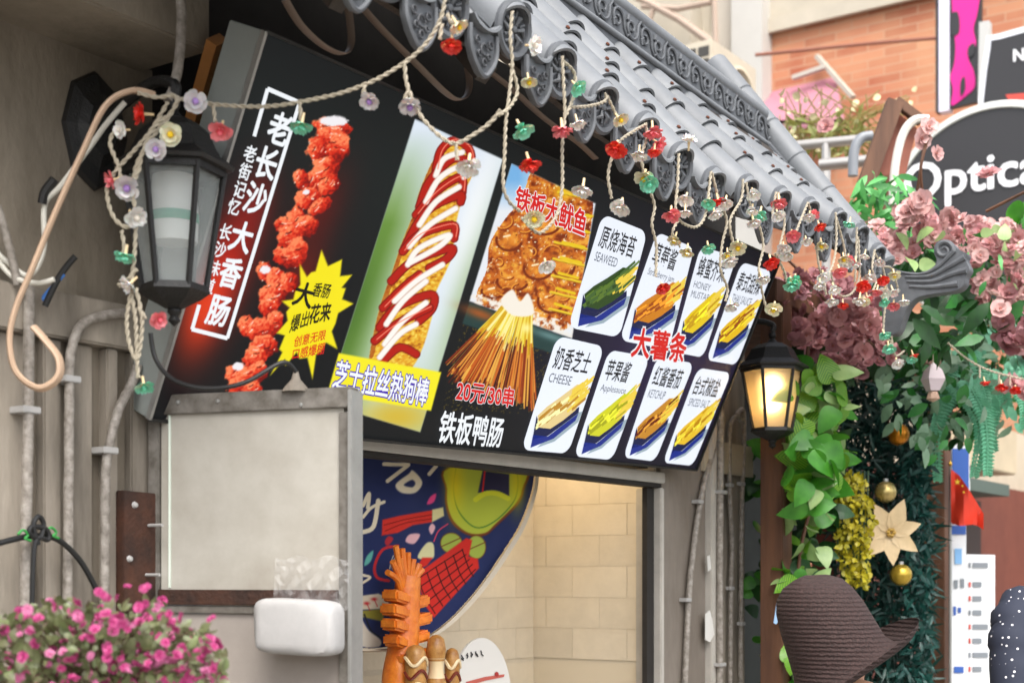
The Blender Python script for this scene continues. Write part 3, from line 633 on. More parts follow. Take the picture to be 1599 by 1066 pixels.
MB().lathe([(.0565, -.272), (.0575, -.275), (.0575, -.292), (.0565, -.295)], 18, o).build('bulb_band', mat('lamp_green_band', '#1f9a78', .5), LT, smooth=True)
pr = at(1206, 518, 6.0)
LT2, o, ax = lantern('wall_lantern', pr, .98, .1, (pr.x - .06, -.02, pr.z - .02), 'lit black wall lantern glowing warm by the brown wooden post', True, 1.22)
MB().lathe([(0, -.18), (.03, -.19), (.044, -.22), (.036, -.25), (0, -.27)], 16, o).build('bulb', mat('bulb_glow', '#ffe0a8', .4, emit=9), LT2, smooth=True)
pd = bpy.data.lights.new('lantern_glow', 'POINT'); pd.energy = .9; pd.color = (1, .72, .38); pd.shadow_soft_size = .04
po = bpy.data.objects.new('lantern_glow', pd); COL.objects.link(po); po.parent = LT2; po.location = o + Vector((0, 0, -.30)) - OFF[LT2.name]

# ------------------------------------------------------------------ open shutter leaf in front of the stall
HD = Vector((.285, -.958, 0)).normalized(); HN = Vector((-HD.y, HD.x, 0)); HN = HN if HN.dot(CAM - Vector((-1.66, -.3, 1.6))) > 0 else -HN
HB = Vector((-1.665, -.05, 0)); sl = thing('shutter_leaf', (-1.59, -.3, .9), 'open grey framed shutter leaf with blank cloudy white panel', 'shutter')
def hp(px, py, lift=0): return onpl(px, py, HB + HN*lift, HN)
def hbox(x0, y0, x1, y1, t0, t1, name, m, bevel=.002, parent=None):
    P_ = [hp(x0, y0, t0), hp(x1, y0, t0), hp(x1, y1, t0), hp(x0, y1, t0)]
    zt, zb = (P_[0].z+P_[1].z)/2, (P_[2].z+P_[3].z)/2
    P_[0].z = P_[1].z = zt; P_[2].z = P_[3].z = zb
    return MB().slab(P_, HN*(t1-t0)).build(name, m, parent or sl, bevel=bevel)
M_pan = mat('cloudy_acrylic', '#b9b5ab', .3, .0, 3.5, col2='#9d968a'); M_pan2 = mat('lower_panel', '#a59c94', .35, .25, 4)
M_fr = mat('frame_grey_dirty', '#86817a', .5, .0, 22, col2='#5a544b', metal=.2)
hbox(262, 640, 545, 921, -.03, .0, 'panel', M_pan, 0)
hbox(245, 614, 561, 645, -.035, .012, 'frame_rail', M_fr)
hbox(246, 646, 262, 1190, -.035, .010, 'frame_stile', M_fr); hbox(541, 646, 560, 1190, -.035, .010, 'frame_stile', M_fr)
hbox(263, 920, 540, 944, -.035, .016, 'rusty_rail', M_rust); hbox(263, 945, 540, 957, -.033, .010, 'frame_rail', M_fr)
hbox(263, 958, 540, 1190, -.03, .0, 'lower_panel', M_pan2, 0); hbox(246, 1191, 560, 1230, -.035, .012, 'frame_rail', M_fr)
hbox(561, 613, 567, 1225, -.05, .02, 'edge_profile', M_alu)
for a in (264, 537): hbox(a, 648, a+3, 917, .001, .004, 'pale_edge', mat('edge_pale_strip', '#dbe6d8', .3), 0)  # pale strips down both inner edges of the panel
for q in ((278, 628), (470, 632), (340, 626)): MB().lathe([(0, .004), (.005, .003), (.006, 0)], 10, hp(*q, .012), axis=HN.to_track_quat('Z', 'Y').to_matrix()).build('screw', M_alu, sl)
c_ = hp(462, 600, .0); c_.z = hp(462, 612).z
MB().lathe([(.036, 0), (.028, .012), (.012, .03), (.006, .05), (0, .052)], 12, c_).build('mortar_lump', M_conc2, sl, smooth=True)
rp = thing('rusty_plate', (-1.7, -.05, 1.3), 'dark rusty steel plate with bolts left of the shutter leaf', 'plate')
pl = [ony(a, b, -.06) for a, b in ((193,765),(262,772),(262,960),(193,955))]; MB().slab(pl, (0, .03, 0)).build('plate', M_rust, rp, bevel=.002)
for q in ((210, 788), (202, 872)): MB().lathe([(0, .008), (.006, .007), (.009, 0)], 8, ony(*q, -.06), axis=Vector((0, -1, 0)).to_track_quat('Z', 'Y').to_matrix()).build('bolt', M_clip, rp)
for q in ((232, 820), (228, 897)): MB().tube([ony(*q, -.06), ony(*q, -.06) + Vector((.0, -.05, 0))], .004, 8).build('bolt', M_clip, rp)
# white foam roll wrapped in film, hung on the leaf
fo = thing('foam_roll', hp(480, 1025, .08), 'white foam block wrapped in clear film hanging on the shutter leaf', 'packaging')
P_ = [hp(a, b, .012) for a, b in ((424,936),(542,942),(540,1018),(425,1012))]
fm_ = MB(); ce_ = sum(P_, Vector())/4 + HN*.05; hx_ = (P_[1]-P_[0])*.53; hz_ = (P_[0]-P_[3])*.56; sg_ = lambda v, e: math.copysign(abs(v)**e, v); V_ = []
for j in range(17):
    for i in range(32):
        th, ph = -math.pi/2 + math.pi*j/16, 2*math.pi*i/32; V_.append(ce_ + hx_*sg_(math.cos(ph), .32)*abs(math.cos(th))**.35 + HN*.05*sg_(math.sin(ph), .5)*abs(math.cos(th))**.35 + hz_*sg_(math.sin(th), .35) + HN*.003*math.sin(i*1.7 + j))
fm_.add(V_, [(j*32+i, j*32+(i+1) % 32, (j+1)*32+(i+1) % 32, (j+1)*32+i) for j in range(16) for i in range(32)])
fm_.build('foam', mat('foam_white', '#aeacaa', .6, .12, 20), fo, smooth=True)
film = MB(); W_ = []
for j in range(9):
    for i in range(15):
        p = hp(430 + i*8.3 - j*.5, 870 + j*10 + 4*math.sin(i*1.1), .03 + .018*math.sin(i*1.9 + j*1.3) + .01*random.random()); W_.append(p)
film.add(W_, [(j*15+i, j*15+i+1, (j+1)*15+i+1, (j+1)*15+i) for j in range(8) for i in range(14)])
film.build('clear_film', mat('clear_film', '#f4f4f4', .06, alpha=.15), fo)
# ------------------------------------------------------------------ conduits on the walls
def conduit(pts, yk, r, label, clips=()):
    t = thing('conduit_pipe', ony(pts[-1][0], pts[-1][1], yk), label, 'pipe', 'conduits on the stall walls')
    P_ = spline([ony(a, b, yk) for a, b in pts], 6); P_ = [p + Vector((random.uniform(-.001, .001), 0, 0)) for p in P_]
    MB().tube(P_, r, 10).build('pipe', M_pipe, t, smooth=True)
    for q in clips:
        c = ony(*q, yk); MB().box((c.x-r*1.9, c.y-r*1.25, c.z-.008), (c.x+r*1.9, .0, c.z+.008)).build('clip', M_clip, t, bevel=.002)
conduit([(45,445),(45,520),(44,640),(42,760),(40,900),(38,1120)], -.055, .013, 'bare grey conduit nearest the left edge behind the wire knot', [(44, 640)])
conduit([(200,488),(165,492),(130,505),(113,540),(108,590),(108,700),(106,850),(105,1120)], -.055, .012, 'grey conduit bending left under the unlit lantern', [(109, 592)])
conduit([(215,570),(205,600),(185,640),(172,690),(165,740),(164,850),(162,1120)], -.052, .012, 'grey conduit slanting down beside the rusty plate', [(168, 703)])
conduit([(-5,320),(10,370),(20,410),(28,445)], -.06, .010, 'spotted thin conduit crossing the left picture edge')
conduit([(282,-30),(283,40),(280,90),(270,140),(262,158)], -.30, .012, 'pale vertical conduit dropping from the beam to the unlit lantern')
conduit([(1125,640),(1115,700),(1098,760),(1085,840),(1075,940),(1068,1110)], -.02, .013, 'slanting conduit on the brown pilaster under the sign corner', [(1090, 783), (1071, 936)])
conduit([(1126,640),(1125,760),(1124,900),(1124,1110)], -.045, .015, 'thick white flaking conduit beside the pilaster strip', [(1126, 768), (1124, 1037)])
conduit([(1160,660),(1150,650),(1140,670),(1139,757),(1143,850),(1141,940),(1140,1110)], -.012, .011, 'wavy conduit between the two straight conduits', [(1139, 757), (1140, 918)])
conduit([(1150,648),(1160,640),(1162,680),(1158,800),(1157,960),(1156,1110)], -.012, .011, 'straight conduit nearest the dark gap by the wooden post', [(1157, 755), (1157, 973)])
# loose cables on the left
cable('flat_cable', [at(240, 148, 3.25), at(205, 142, 3.22), at(165, 165, 3.2), at(130, 235, 3.2), at(85, 335, 3.2), at(50, 420, 3.2), at(25, 480, 3.2), at(15, 530, 3.2), at(25, 580, 3.2), at(60, 606, 3.2), at(90, 590, 3.2), at(92, 560, 3.2), at(70, 530, 3.2), at(52, 510, 3.2)], .012, M_cordp, 'thick beige cable looping down from the unlit lantern', flat=.6)
cable('white_cable', [at(195, 160, 3.24), at(165, 195, 3.24), at(140, 230, 3.25), at(95, 290, 3.25), at(70, 320, 3.26), at(68, 390, 3.26), at(45, 430, 3.26), at(10, 408, 3.26), at(-8, 390, 3.26)], .0065, mat('white_cable', '#c9c6bb', .5), 'thin white cable running beside the thick beige cable')
cable('white_cable', [at(-5, 405, 3.26), at(20, 432, 3.25), at(55, 442, 3.24), at(85, 436, 3.24)], .006, MATS['white_cable'], 'thin white cable end crossing the beige cable loop')
cable('black_tape', [at(85, 280, 3.245), at(70, 300, 3.25), at(66, 318, 3.255)], .011, M_cable, 'black tape wrapped on the thin white cable', cat='tape')
cable('taped_wire', [at(118, 400, 3.3), at(104, 416, 3.3), at(88, 440, 3.3), at(70, 478, 3.3)], .008, M_cable, 'black taped wire end hanging on the concrete ledge')
cable('blue_wire', [at(100, 428, 3.3), at(80, 450, 3.3), at(68, 466, 3.3), at(78, 470, 3.3)], .005, mat('wire_blue', '#2f64a8', .5), 'short blue wire beside the black taped wire')
cable('black_wire', [at(235, 520, 3.3), at(243, 560, 3.3), at(270, 592, 3.28), at(320, 606, 3.26), at(380, 598, 3.25), at(440, 566, 3.27), at(462, 580, 3.3)], .0055, M_cable, 'black wire sagging from the lantern to the shutter leaf top')
kn = thing('wire_knot', ony(60, 830, -.09), 'black knotted wires with green ties on the left conduit', 'cable')
MB().tube(spline([ony(a, b, -.085) for a, b in ((-10,850),(20,842),(55,836),(90,842),(125,875),(152,922))], 8), .007, 8).build('wire', M_cable, kn, smooth=True)
MB().tube(spline([ony(a, b, -.10) for a, b in ((60,850),(52,820),(60,806),(68,818),(62,840),(46,832),(50,822),(72,826),(75,842),(55,846),(50,940),(48,1000))], 8), .006, 8).build('wire', M_cable, kn, smooth=True)
for a, b in ((36, 832), (80, 828)): MB().tube(spline([ony(a+dx, b+dy, -.10) for dx, dy in ((-8, 2), (0, -5), (8, 3), (3, 8), (12, 12))], 4), .003, 6).build('green_tie', mat('tie_green', '#2f8a3c', .5), kn)
# ------------------------------------------------------------------ inside the opening: banner and display models
bn = thing('hanging_banner', ony(690, 700, .25), 'navy printed cloth banner with food drawings gathered up inside the stall opening', 'banner')
edge = spx([(834,690),(834,745),(826,782),(810,822),(788,858),(762,897),(735,932),(705,964),(678,986),(648,1003),(605,1011),(540,1012)], 6, False)
gx, gz = np.meshgrid(np.linspace(-.85, .56, 420), np.linspace(1.22, 2.12, 270))
wav = .25 + .012*np.sin(gx*9 + gz*4) + .006*np.sin(gx*23 - gz*7)
T = Paint(np.stack([gx, wav, gz], -1)); T.C[:] = srgb('#232c55')
k2 = lambda L: [(540+x/2.7625, 680+y/2.7625) for x, y in L]
TF = lambda L, c, sm=True: T.fill(spx(k2(L), 5) if sm else k2(L), c); TS = lambda L, w, c: T.stroke(spx(k2(L), 5, False), w, c)
cr = '#d9cdb2'
TS([(165,122),(270,125)], 6, cr); TS([(180,195),(265,130)], 6, cr); TS([(390,130),(360,165)], 6, cr)
TF([(215,210),(270,165),(290,150),(330,200),(300,245),(240,245)], cr); TF([(250,212),(285,190),(300,205),(285,222)], '#232c55')
TS([(75,300),(100,250),(95,310)], 6, cr); TS([(75,350),(110,310),(165,285)], 5, cr); TS([(140,280),(120,390),(75,415)], 7, cr)
TF([(350,295),(365,262),(390,250),(380,285)], '#d8447a'); TF([(258,455),(275,425),(320,425),(295,465)], '#d9a8ac'); TF([(358,400),(372,378),(386,395),(370,425)], '#d9a8ac'); TF([(168,455),(185,432),(205,445),(180,475)], '#a82a34')
TF([(158,362),(230,345),(375,320),(372,372),(290,385),(225,418),(155,430)], '#c83026', False); TF([(373,318),(420,308),(424,345),(372,372)], '#cfc48e', False)
TS([(165,385),(260,360),(370,340)], 1.4, '#7a1814'); TS([(170,410),(260,375),(370,358)], 1.4, '#7a1814')
TF([(438,140),(430,230),(430,300),(460,380),(530,430),(600,430),(650,390),(740,300),(770,230),(768,140)], '#6f3a1c'); TF([(446,140),(438,230),(440,300),(468,370),(530,418),(600,418),(645,380),(730,295),(760,230),(758,140)], '#a9b33c')
T.stroke(spx(k2([(475,140),(465,240),(490,330),(560,395),(640,370),(720,290),(742,220),(738,140)]), 5, False), 2.2, '#4f7a2c')
T.glow(*k2([(470, 200)])[0], 14, 45, '#d8c41c', .9); T.glow(*k2([(740, 200)])[0], 12, 40, '#d8cc24', .8)
TF([(590,150),(705,165),(705,265),(640,245),(570,245)], '#2c2a44', False); TS([(560,275),(600,250),(650,248),(700,270)], 8, '#c9cc30'); TS([(600,150),(590,240)], 2.5, '#c02a2a')
for cxy in ((455, 462, 48, 45), (563, 480, 42, 52)):
    q_ = [(cxy[0]+cxy[2]*math.cos(t), cxy[1]+cxy[3]*math.sin(t)) for t in np.linspace(0, 6.28, 16)[:-1]]
    TF(q_, '#6a3a1a'); TF([(cxy[0]+(x-cxy[0])*.93, cxy[1]+(y-cxy[1])*.93) for x, y in q_], '#99a845'); TS([(cxy[0]-42, cxy[1]+15), (cxy[0], cxy[1]-4), (cxy[0]+40, cxy[1]-22)], 1.6, '#6a3a1a')
TF([(300,600),(520,440),(545,450),(530,520),(570,530),(575,570),(380,785),(345,735)], '#c42a22', False)
for i in range(6):
    t = i/5; TS([(312+t*190, 615-t*125), (340+t*190, 690-t*120), (385+t*165, 765-t*160)], 1.8, '#3a0f10')
for i in range(5):
    t = i/4; TS([(312+t*62, 615+t*125), (420+t*60, 545+t*105), (505+t*55, 490+t*85)], 1.6, '#3a0f10')
TF([(310,525),(345,465),(375,462),(382,500),(372,530)], '#cdc796'); TF([(330,525),(375,525),(350,560),(300,580)], '#c42a22', False); TS([(380,455),(400,410),(440,380)], 2, '#c0405a')
TS([(225,475),(160,490),(125,560),(135,610),(185,625)], 4.5, '#b82a30'); TF([(90,520),(118,495),(108,540),(80,560)], '#5fa89a'); TS([(70,600),(105,610),(75,632)], 4, cr)
for a in range(7): t = a*.5 - 1.2; TS([(195, 545), (195+26*math.cos(t), 545+30*math.sin(t))], 1.2, cr)
TF([(62,690),(140,680),(190,700),(180,745),(62,750)], '#cabfa8', False); TF([(62,755),(170,745),(160,800),(70,780)], '#8a8434', False)
for a, b in ((90, 722), (122, 704)): T.glow(*k2([(a, b)])[0], 4.5, 2.5, '#b02028', 1); TS([(a, b), (a+14, b+30)], 1.2, '#b02028')
TS([(80,770),(110,840),(150,870)], 2.5, '#20242a'); TF([(62,790),(100,840),(150,880),(140,910),(62,900)], '#c9c2b4')
inn = inpoly(T.X, T.Y, [(500,650)] + edge + [(500,1012)])
h_, w_ = gx.shape; off = np.array(OFF[bn.name]); idx = np.arange(h_*w_).reshape(h_, w_); q = np.stack([idx[:-1,:-1], idx[:-1,1:], idx[1:,1:], idx[1:,:-1]], -1).reshape(-1, 4)
q = q[inn.ravel()[q].all(1)]; me = bpy.data.meshes.new('cloth'); me.from_pydata((T.P.reshape(-1, 3)-off).tolist(), [], q.tolist())
c_ = np.clip(T.C, 0, 1).reshape(-1, 3); l_ = np.where(c_ > .04045, ((c_+.055)/1.055)**2.4, c_/12.92)
at_ = me.color_attributes.new('print', 'FLOAT_COLOR', 'POINT'); at_.data.foreach_set('color', np.c_[l_, np.ones(len(l_))].astype(np.float32).ravel())
me.polygons.foreach_set('use_smooth', [True]*len(me.polygons)); link('cloth', me, vcol('banner_print', 0, .8), bn, loc=OFF[bn.name])
rim = MB(); A_ = [ony(a, b, .245 - .0*i) for i, (a, b) in enumerate(edge)]; n_ = len(A_); V_ = []
for i, p in enumerate(A_):
    d = (A_[min(i+1, n_-1)] - A_[max(i-1, 0)]).normalized(); o_ = Vector((-d.z, 0, d.x)); o_ = o_ if o_.x > 0 or o_.z < 0 else -o_; w = .012 + .022*math.sin(min(1, i/n_*1.3)*3.14)
    V_ += [p + Vector((0, -.008, 0)), p + o_*w*.5 + Vector((0, -.016, 0)), p + o_*w + Vector((0, .004, 0)), p + o_*w*.8 + Vector((0, .03, 0))]
rim.add(V_, [(i*4+k, i*4+k+1, (i+1)*4+k+1, (i+1)*4+k) for i in range(n_-1) for k in range(3)]).build('hem', mat('cloth_back', '#c9bda8', .8, .1, 9), bn, smooth=True)
# big orange cut sausage model
YS = .16; om = thing('sausage_model', Vector((*ony(626, 1066, YS).xy, 1.035)), 'giant orange cut sausage model with fringe top in the stall window', 'food model')
M_or = mat('orange_glaze', '#e88a2c', .35, .0, 22, col2='#c8601a', bump=.3, bscale=50, subs=.1)
cp = [ony(a, b, YS) for a, b in ((622,1180),(623,1110),(622,1060),(628,1020),(632,985),(634,950),(636,920),(638,900))]
MB().tube(spline(cp, 5), [.062, .062, .062, .062, .062, .062, .060, .058, .056, .054]*3 + [.05]*6 if False else [.062 - .02*i/35 for i in range(36)], 14).build('core', M_or, om, smooth=True)
for i, (a, b, w, s_) in enumerate([(600,930,34,-1),(597,952,36,-1),(598,975,36,-1),(602,1000,34,-1),(612,1030,30,-1),(654,938,24,1),(658,965,26,1),(654,992,24,1),(652,1020,22,1)]):
    base = ony(632, b+6, YS); tip = ony(a, b-2, YS) + Vector((0, -.02, 0)); d = tip - base
    MB().obox((base+tip)/2, d/2, Vector((0, .035, 0)), Vector((0, 0, .019))).build('cut_lobe', M_or, om, bevel=.008, smooth=True)
for a, b in ((618,852),(628,856),(637,862),(605,893),(613,876),(655,880),(660,888),(646,872),(624,870)):
    MB().tube(spline([ony(636 + (a-636)*.25, 935, YS), ony(636 + (a-636)*.5, 905, YS - .01), ony(a, b, YS - .02)], 4), .0105, 8).build('strand', M_or, om, smooth=True)
M_tan = mat('crust_tan', '#b98a4a', .35, .0, 40, col2='#8c5a26', bump=.25, bscale=70); M_sau = mat('sauce_brown', '#6a2a1c', .3); M_crm = mat('cream_sauce', '#d9c39a', .4)
def stick(name, px, top, r, label, wavy=True, neck=False):
    b = ony(px, 1066, .08); zt = ony(px, top, .08).z; t = thing(name, (b.x, b.y, 1.031), label, 'food model', 'sausage models on the stall counter')
    if neck:
        pr_ = [(r*.8, 1.031), (r, 1.06), (r, zt-.16), (r*.86, zt-.145), (r*.7, zt-.12), (r*.74, zt-.09), (r*.9, zt-.08), (r*.98, zt-.05), (r*.8, zt-.015), (r*.4, zt-.003), (0, zt)]
        MB().lathe(pr_, 20, (b.x, b.y, 0)).build('body', M_tan, t, smooth=True)
        MB().lathe([(r*.88, zt-.146), (r*.72, zt-.12), (r*.76, zt-.088), (r*.92, zt-.079)], 20, (b.x, b.y, 0)).build('neck', M_crm, t, smooth=True)
    else:
        pr_ = [(r*.9, 1.031), (r, 1.06), (r, zt-.05), (r*.92, zt-.025), (r*.7, zt-.008), (r*.3, zt-.001), (0, zt)]
        MB().lathe(pr_, 20, (b.x, b.y, 0)).build('body', M_tan, t, smooth=True)
        for k in range(5):
            z = zt - .055 - .042*k
            MB().tube(spline([Vector((b.x + r*1.03*math.cos(u), b.y + r*1.03*math.sin(u), z + .014*math.sin(3*u + k))) for u in np.linspace(2.6, 6.0, 9)], 3), .006, 6).build('sauce_line', M_sau if k % 2 else M_crm, t, smooth=True)
stick('sausage_model', 681, 990, .034, 'middle wooden looking sausage model with round head and pale neck', neck=True)
stick('sausage_model', 649, 1006, .036, 'crusty sausage model with wavy sauce beside the orange model')
stick('sausage_model', 706, 1011, .026, 'slim crusty sausage model beside the oval white sign')
os_ = thing('oval_sign', ony(752, 1150, .2), 'white oval sign with small black lettering behind the sausage models', 'sign')
el = [ony(753 + 46*math.cos(t), 1090 + 95*math.sin(t), .2) for t in np.linspace(0, 2*math.pi, 40, endpoint=False)]
MB().slab(el, (0, .012, 0)).build('board', mat('oval_white', '#d6d2ca', .4), os_, bevel=.002)
for x, y in ((722, 1026), (729, 1023), (736, 1021), (744, 1020), (752, 1019)):
    for k in range(3): MB().beam(ony(x + random.uniform(-2, 2), y - 4 + k*2.5, .196), ony(x + random.uniform(-1, 3), y + k*2.2, .196), .004, .002, (0, 1, 0)).build('brush_mark', mat('ink_sign', '#222222', .6), os_)
MB().slab([ony(a, b, .197) for a, b in ((728,1064),(758,1056),(788,1052),(787,1056),(758,1062),(730,1070))], (0, .002, 0)).build('red_brush', mat('brush_red', '#b8584a', .6), os_)
MB().slab([ony(776 + 3*math.cos(t), 1052 + 4*math.sin(t), .196) for t in np.linspace(0, 6, 10)], (0, .002, 0)).build('red_seal', mat('seal_red', '#a02a24', .6), os_)

# ------------------------------------------------------------------ string lights
def flowermesh(seed):
    r = random.Random(seed); mb = MB()
    for ring, (n, R, tilt, z0) in enumerate(((6, .030, .25, 0), (5, .021, .75, .004))):
        for k in range(n):
            a = 2*math.pi*k/n + ring*.5 + r.uniform(-.15, .15); e1 = Vector((math.cos(a), math.sin(a), 0)); e2 = Vector((-math.sin(a), math.cos(a), 0)); W = R*.5*r.uniform(.85, 1.1); tl = tilt + r.uniform(-.25, .3); V_ = []
            for j, (s_, w_) in enumerate(((.12, .35), (.5, .9), (.82, 1.), (1., .55))):
                rad = R*s_; z = z0 + rad*math.sin(tl)*s_ - .004
                V_ += [e1*rad*math.cos(tl*.6) - e2*W*w_ + Vector((0, 0, z + .003*r.uniform(-1, 1))), e1*rad*math.cos(tl*.6)*1.04 + Vector((0, 0, z - .003)), e1*rad*math.cos(tl*.6) + e2*W*w_ + Vector((0, 0, z + .003*r.uniform(-1, 1)))]
            mb.add(V_, [(j*3+i, j*3+i+1, j*3+i+4, j*3+i+3) for j in range(3) for i in range(2)])
    return mb
PAL = {'r': ('#e8382c', '#e0302a'), 'g': ('#8adcbc', '#6ccfa8'), 'p': ('#f0868c', '#e86472'), 'w': ('#efebe6', '#ddd4c6'), 'l': ('#d2cbc9', '#9a78b8'), 'y': ('#e8e2c4', '#e8c81c'), 'Y': ('#e8e2c4', '#e6bf10')}
FM = {}
for c_, (a, b) in PAL.items():
    m = mat('petal_' + c_ if c_ != 'Y' else 'petal_Y2', a, .45, .12, 60, subs=.25); mc = mat('centre_' + c_ if c_ != 'Y' else 'centre_Y2', b, .5)
    pm = []
    for sd_ in range(3):
        me = flowermesh(sd_ + ord(c_)*7).mesh('flower_light', smooth=True); me.materials.append(m); pm.append(me)
    ce = MB().lathe([(0, .014), (.006, .012), (.009, .005), (.007, -.004), (.004, -.012)], 10).mesh('centre', smooth=True); ce.materials.append(mc)
    FM[c_] = (pm, ce)
stem_me = MB().tube([(0, 0, -.038), (0, 0, -.02), (0, 0, -.003)], [.0035, .004, .006], 8).mesh('stem', smooth=True); stem_me.materials.append(mat('stem_clear', '#d8bf92', .4))
def twisted(path, r, name, parent):
    P_ = [Vector(p) for p in path]; out = [[], []]; L = 0
    for i, p in enumerate(P_):
        T_ = (P_[min(i+1, len(P_)-1)] - P_[max(i-1, 0)]).normalized(); u = T_.cross(FW); u = u.normalized() if u.length > .01 else RT; w = T_.cross(u)
        if i: L += (p - P_[i-1]).length
        for s_ in (0, 1):
            a = L*170 + s_*math.pi; out[s_].append(p + (u*math.cos(a) + w*math.sin(a))*r*.62)
    mb = MB()
    for s_ in out: mb.tube(s_, r*.66, 6)
    return mb.build(name, M_cord, parent, smooth=True)
def resample(P_, step):
    out = [P_[0]]; acc = 0
    for a, b in zip(P_[:-1], P_[1:]):
        d = (b-a).length; t = step - acc
        while t < d: out.append(a.lerp(b, t/d)); t += step
        acc = (acc + d) % step if d + acc >= step else acc + d
    return out + [P_[-1]]
def string(label, paths, flowers, fn, r=.0042):
    t = thing('flower_light_string', fn(*paths[0][0]), label, 'string lights', 'flower light strings')
    for L in paths: twisted(resample(spline([fn(*q) for q in L], 8), .006), r, 'cord', t)
    for f in flowers:
        x, y, c_ = f[:3]; dx, dy = (f[3], f[4]) if len(f) > 3 else (random.uniform(-.3, .3), 1)
        p = fn(x, y) + Vector((random.uniform(-.01, .01), random.uniform(-.03, -.01), 0))
        axis = (RT*dx - UP*dy - FW*random.uniform(.15, .75)).normalized(); qt = axis.to_track_quat('Z', 'Y') @ Euler((0, 0, random.uniform(0, 6))).to_quaternion()
        me = random.choice(FM[c_][0]); o = link('flower_light', me, None, t, loc=p, rot=qt, scale=random.uniform(.68, .95))
        for nm, mm in (('centre', FM[c_][1]), ('stem', stem_me)):
            ch = bpy.data.objects.new(nm, mm); COL.objects.link(ch); ch.parent = o
    return t
fnL = lambda a, b: at(a, b, 3.14)
string('tangled flower light string bundled over the unlit left lantern',
  [[(215,145),(245,152),(275,150),(268,175),(240,200),(222,240),(215,270),(195,300),(185,260),(172,225),(178,205)],[(280,155),(262,185),(245,205),(225,235),(212,262),(208,300),(212,340),(210,400),(205,450),(212,500),(214,560),(216,590)],
   [(262,160),(235,205),(205,240),(180,268),(168,290),(170,320),(182,345),(200,355),(212,345)],[(205,455),(198,500),(203,540),(215,560),(222,500),(212,450)],[(190,360),(194,385),(191,398)],[(214,420),(195,440),(185,446)],[(215,480),(228,497)]],
  [(207,178,'r',-1,.1),(250,213,'Y',0,.2),(232,238,'l',0,.2),(295,163,'l',.2,.1),(166,285,'p',-.8,.4),(192,295,'l',0,.3),(200,342,'w',.3,.3),(190,403,'g'),(185,447,'w',-.5,.6),(230,500,'p',.6,.4),(218,605,'g'),(182,205,'w',-.5,.2)], fnL)
fnS = lambda a, b: at(a, b, 3.16)
string('flower light string swagging from the lantern up to the roof corner',
  [[(262,148),(300,158),(360,165),(420,166),(475,158),(530,146),(575,130),(610,112),(645,88),(670,62),(688,30),(696,-5)],[(632,95),(634,125),(642,150),(660,185),(690,215),(712,224),(740,210),(765,192),(782,172)],[(333,165),(336,190)],[(468,160),(470,188)],[(570,132),(567,150)],[(638,140),(632,155)],[(690,38),(687,62)],[(698,22),(706,38)],[(712,224),(714,250)]],
  [(333,205,'p'),(468,200,'g'),(563,160,'l',0,.6),(627,167,'l',0,.6),(687,75,'r'),(708,45,'y',.5,.8),(714,262,'w')], fnS)
fnE = lambda a, b: ony(a, b, -.89)
ep = [[(800,18),(797,60),(800,100),(795,150),(790,190),(788,240),(786,290),(795,315),(812,330)],[(797,100),(808,140),(798,165),(780,180)],[(878,88),(880,130),(882,180),(878,230),(878,290),(870,335),(850,360),(836,362),(815,340)],[(878,95),(897,115),(896,150),(884,180)],
 [(890,168),(920,166),(945,158),(945,145)],[(948,150),(962,180)],[(1008,195),(990,205),(965,225),(950,270),(955,310)],[(1008,192),(1010,215),(1002,245),(1008,280),(1022,320),(1018,350),(1025,385),(1024,432)],[(1060,240),(1058,290),(1055,325),(1062,345),(1085,355),(1100,340),(1107,300),(1110,268)],
 [(1112,270),(1122,310),(1135,345),(1128,380),(1125,420),(1136,450),(1133,470)],[(1160,280),(1158,310),(1140,345),(1145,380)],[(1165,285),(1172,320),(1185,350),(1192,385),(1185,420),(1190,455),(1196,480)],[(1212,300),(1206,335)],[(1215,300),(1225,345),(1220,375),(1212,400)],
 [(1210,395),(1225,425),(1228,440)],[(1262,316),(1250,345),(1240,370)],[(1262,316),(1270,345)],[(1275,385),(1280,420),(1290,435)],[(1305,332),(1306,380),(1300,415),(1288,440),(1290,460)],[(1306,340),(1318,385),(1320,405)],[(1296,425),(1310,460),(1330,458),(1342,430),(1340,370)],
 [(1338,355),(1337,400),(1335,440)],[(1366,390),(1362,420),(1368,440),(1358,462),(1345,462)],[(1366,395),(1378,415),(1392,420),(1402,450)],[(1378,415),(1384,445),(1386,470)],[(1382,480),(1380,520),(1392,535),(1383,540)],[(1392,525),(1398,555),(1412,548)],[(1058,346),(1050,365),(1062,385)]]
ef = [(825,72,'w',.6,.2),(815,130,'y'),(810,208,'g',.4,.8),(815,262,'r',.3,1),(822,345,'Y',0,.4),(838,418,'w'),(900,300,'w'),(890,140,'g',.4,.6),(870,208,'p'),(893,198,'w'),(955,327,'w'),(962,190,'y',.5,.8),(943,235,'r'),(990,245,'w'),(1018,230,'p',.5,.6),(1002,290,'g'),(1068,220,'w',0,-1),
 (1043,338,'p'),(1058,333,'w'),(1027,452,'r'),(1067,395,'Y'),(1119,317,'r'),(1110,335,'w'),(1098,390,'g'),(1149,388,'Y'),(1128,410,'w'),(1132,480,'w'),(1176,338,'g'),(1165,350,'w'),(1205,340,'w'),(1198,484,'y'),(1227,370,'p'),(1200,412,'r'),(1214,400,'w'),(1227,448,'g'),(1247,378,'w'),(1270,355,'r'),(1275,384,'Y'),
 (1270,447,'w'),(1318,412,'w'),(1303,427,'p'),(1320,352,'g'),(1290,472,'w'),(1313,478,'r'),(1338,472,'y'),(1348,468,'p'),(1340,402,'w'),(1373,440,'r'),(1372,473,'g'),(1388,478,'p'),(1402,472,'w'),(1368,410,'w'),(1383,545,'g'),(1420,557,'r'),(1345,435,'w'),(1395,568,'w')]
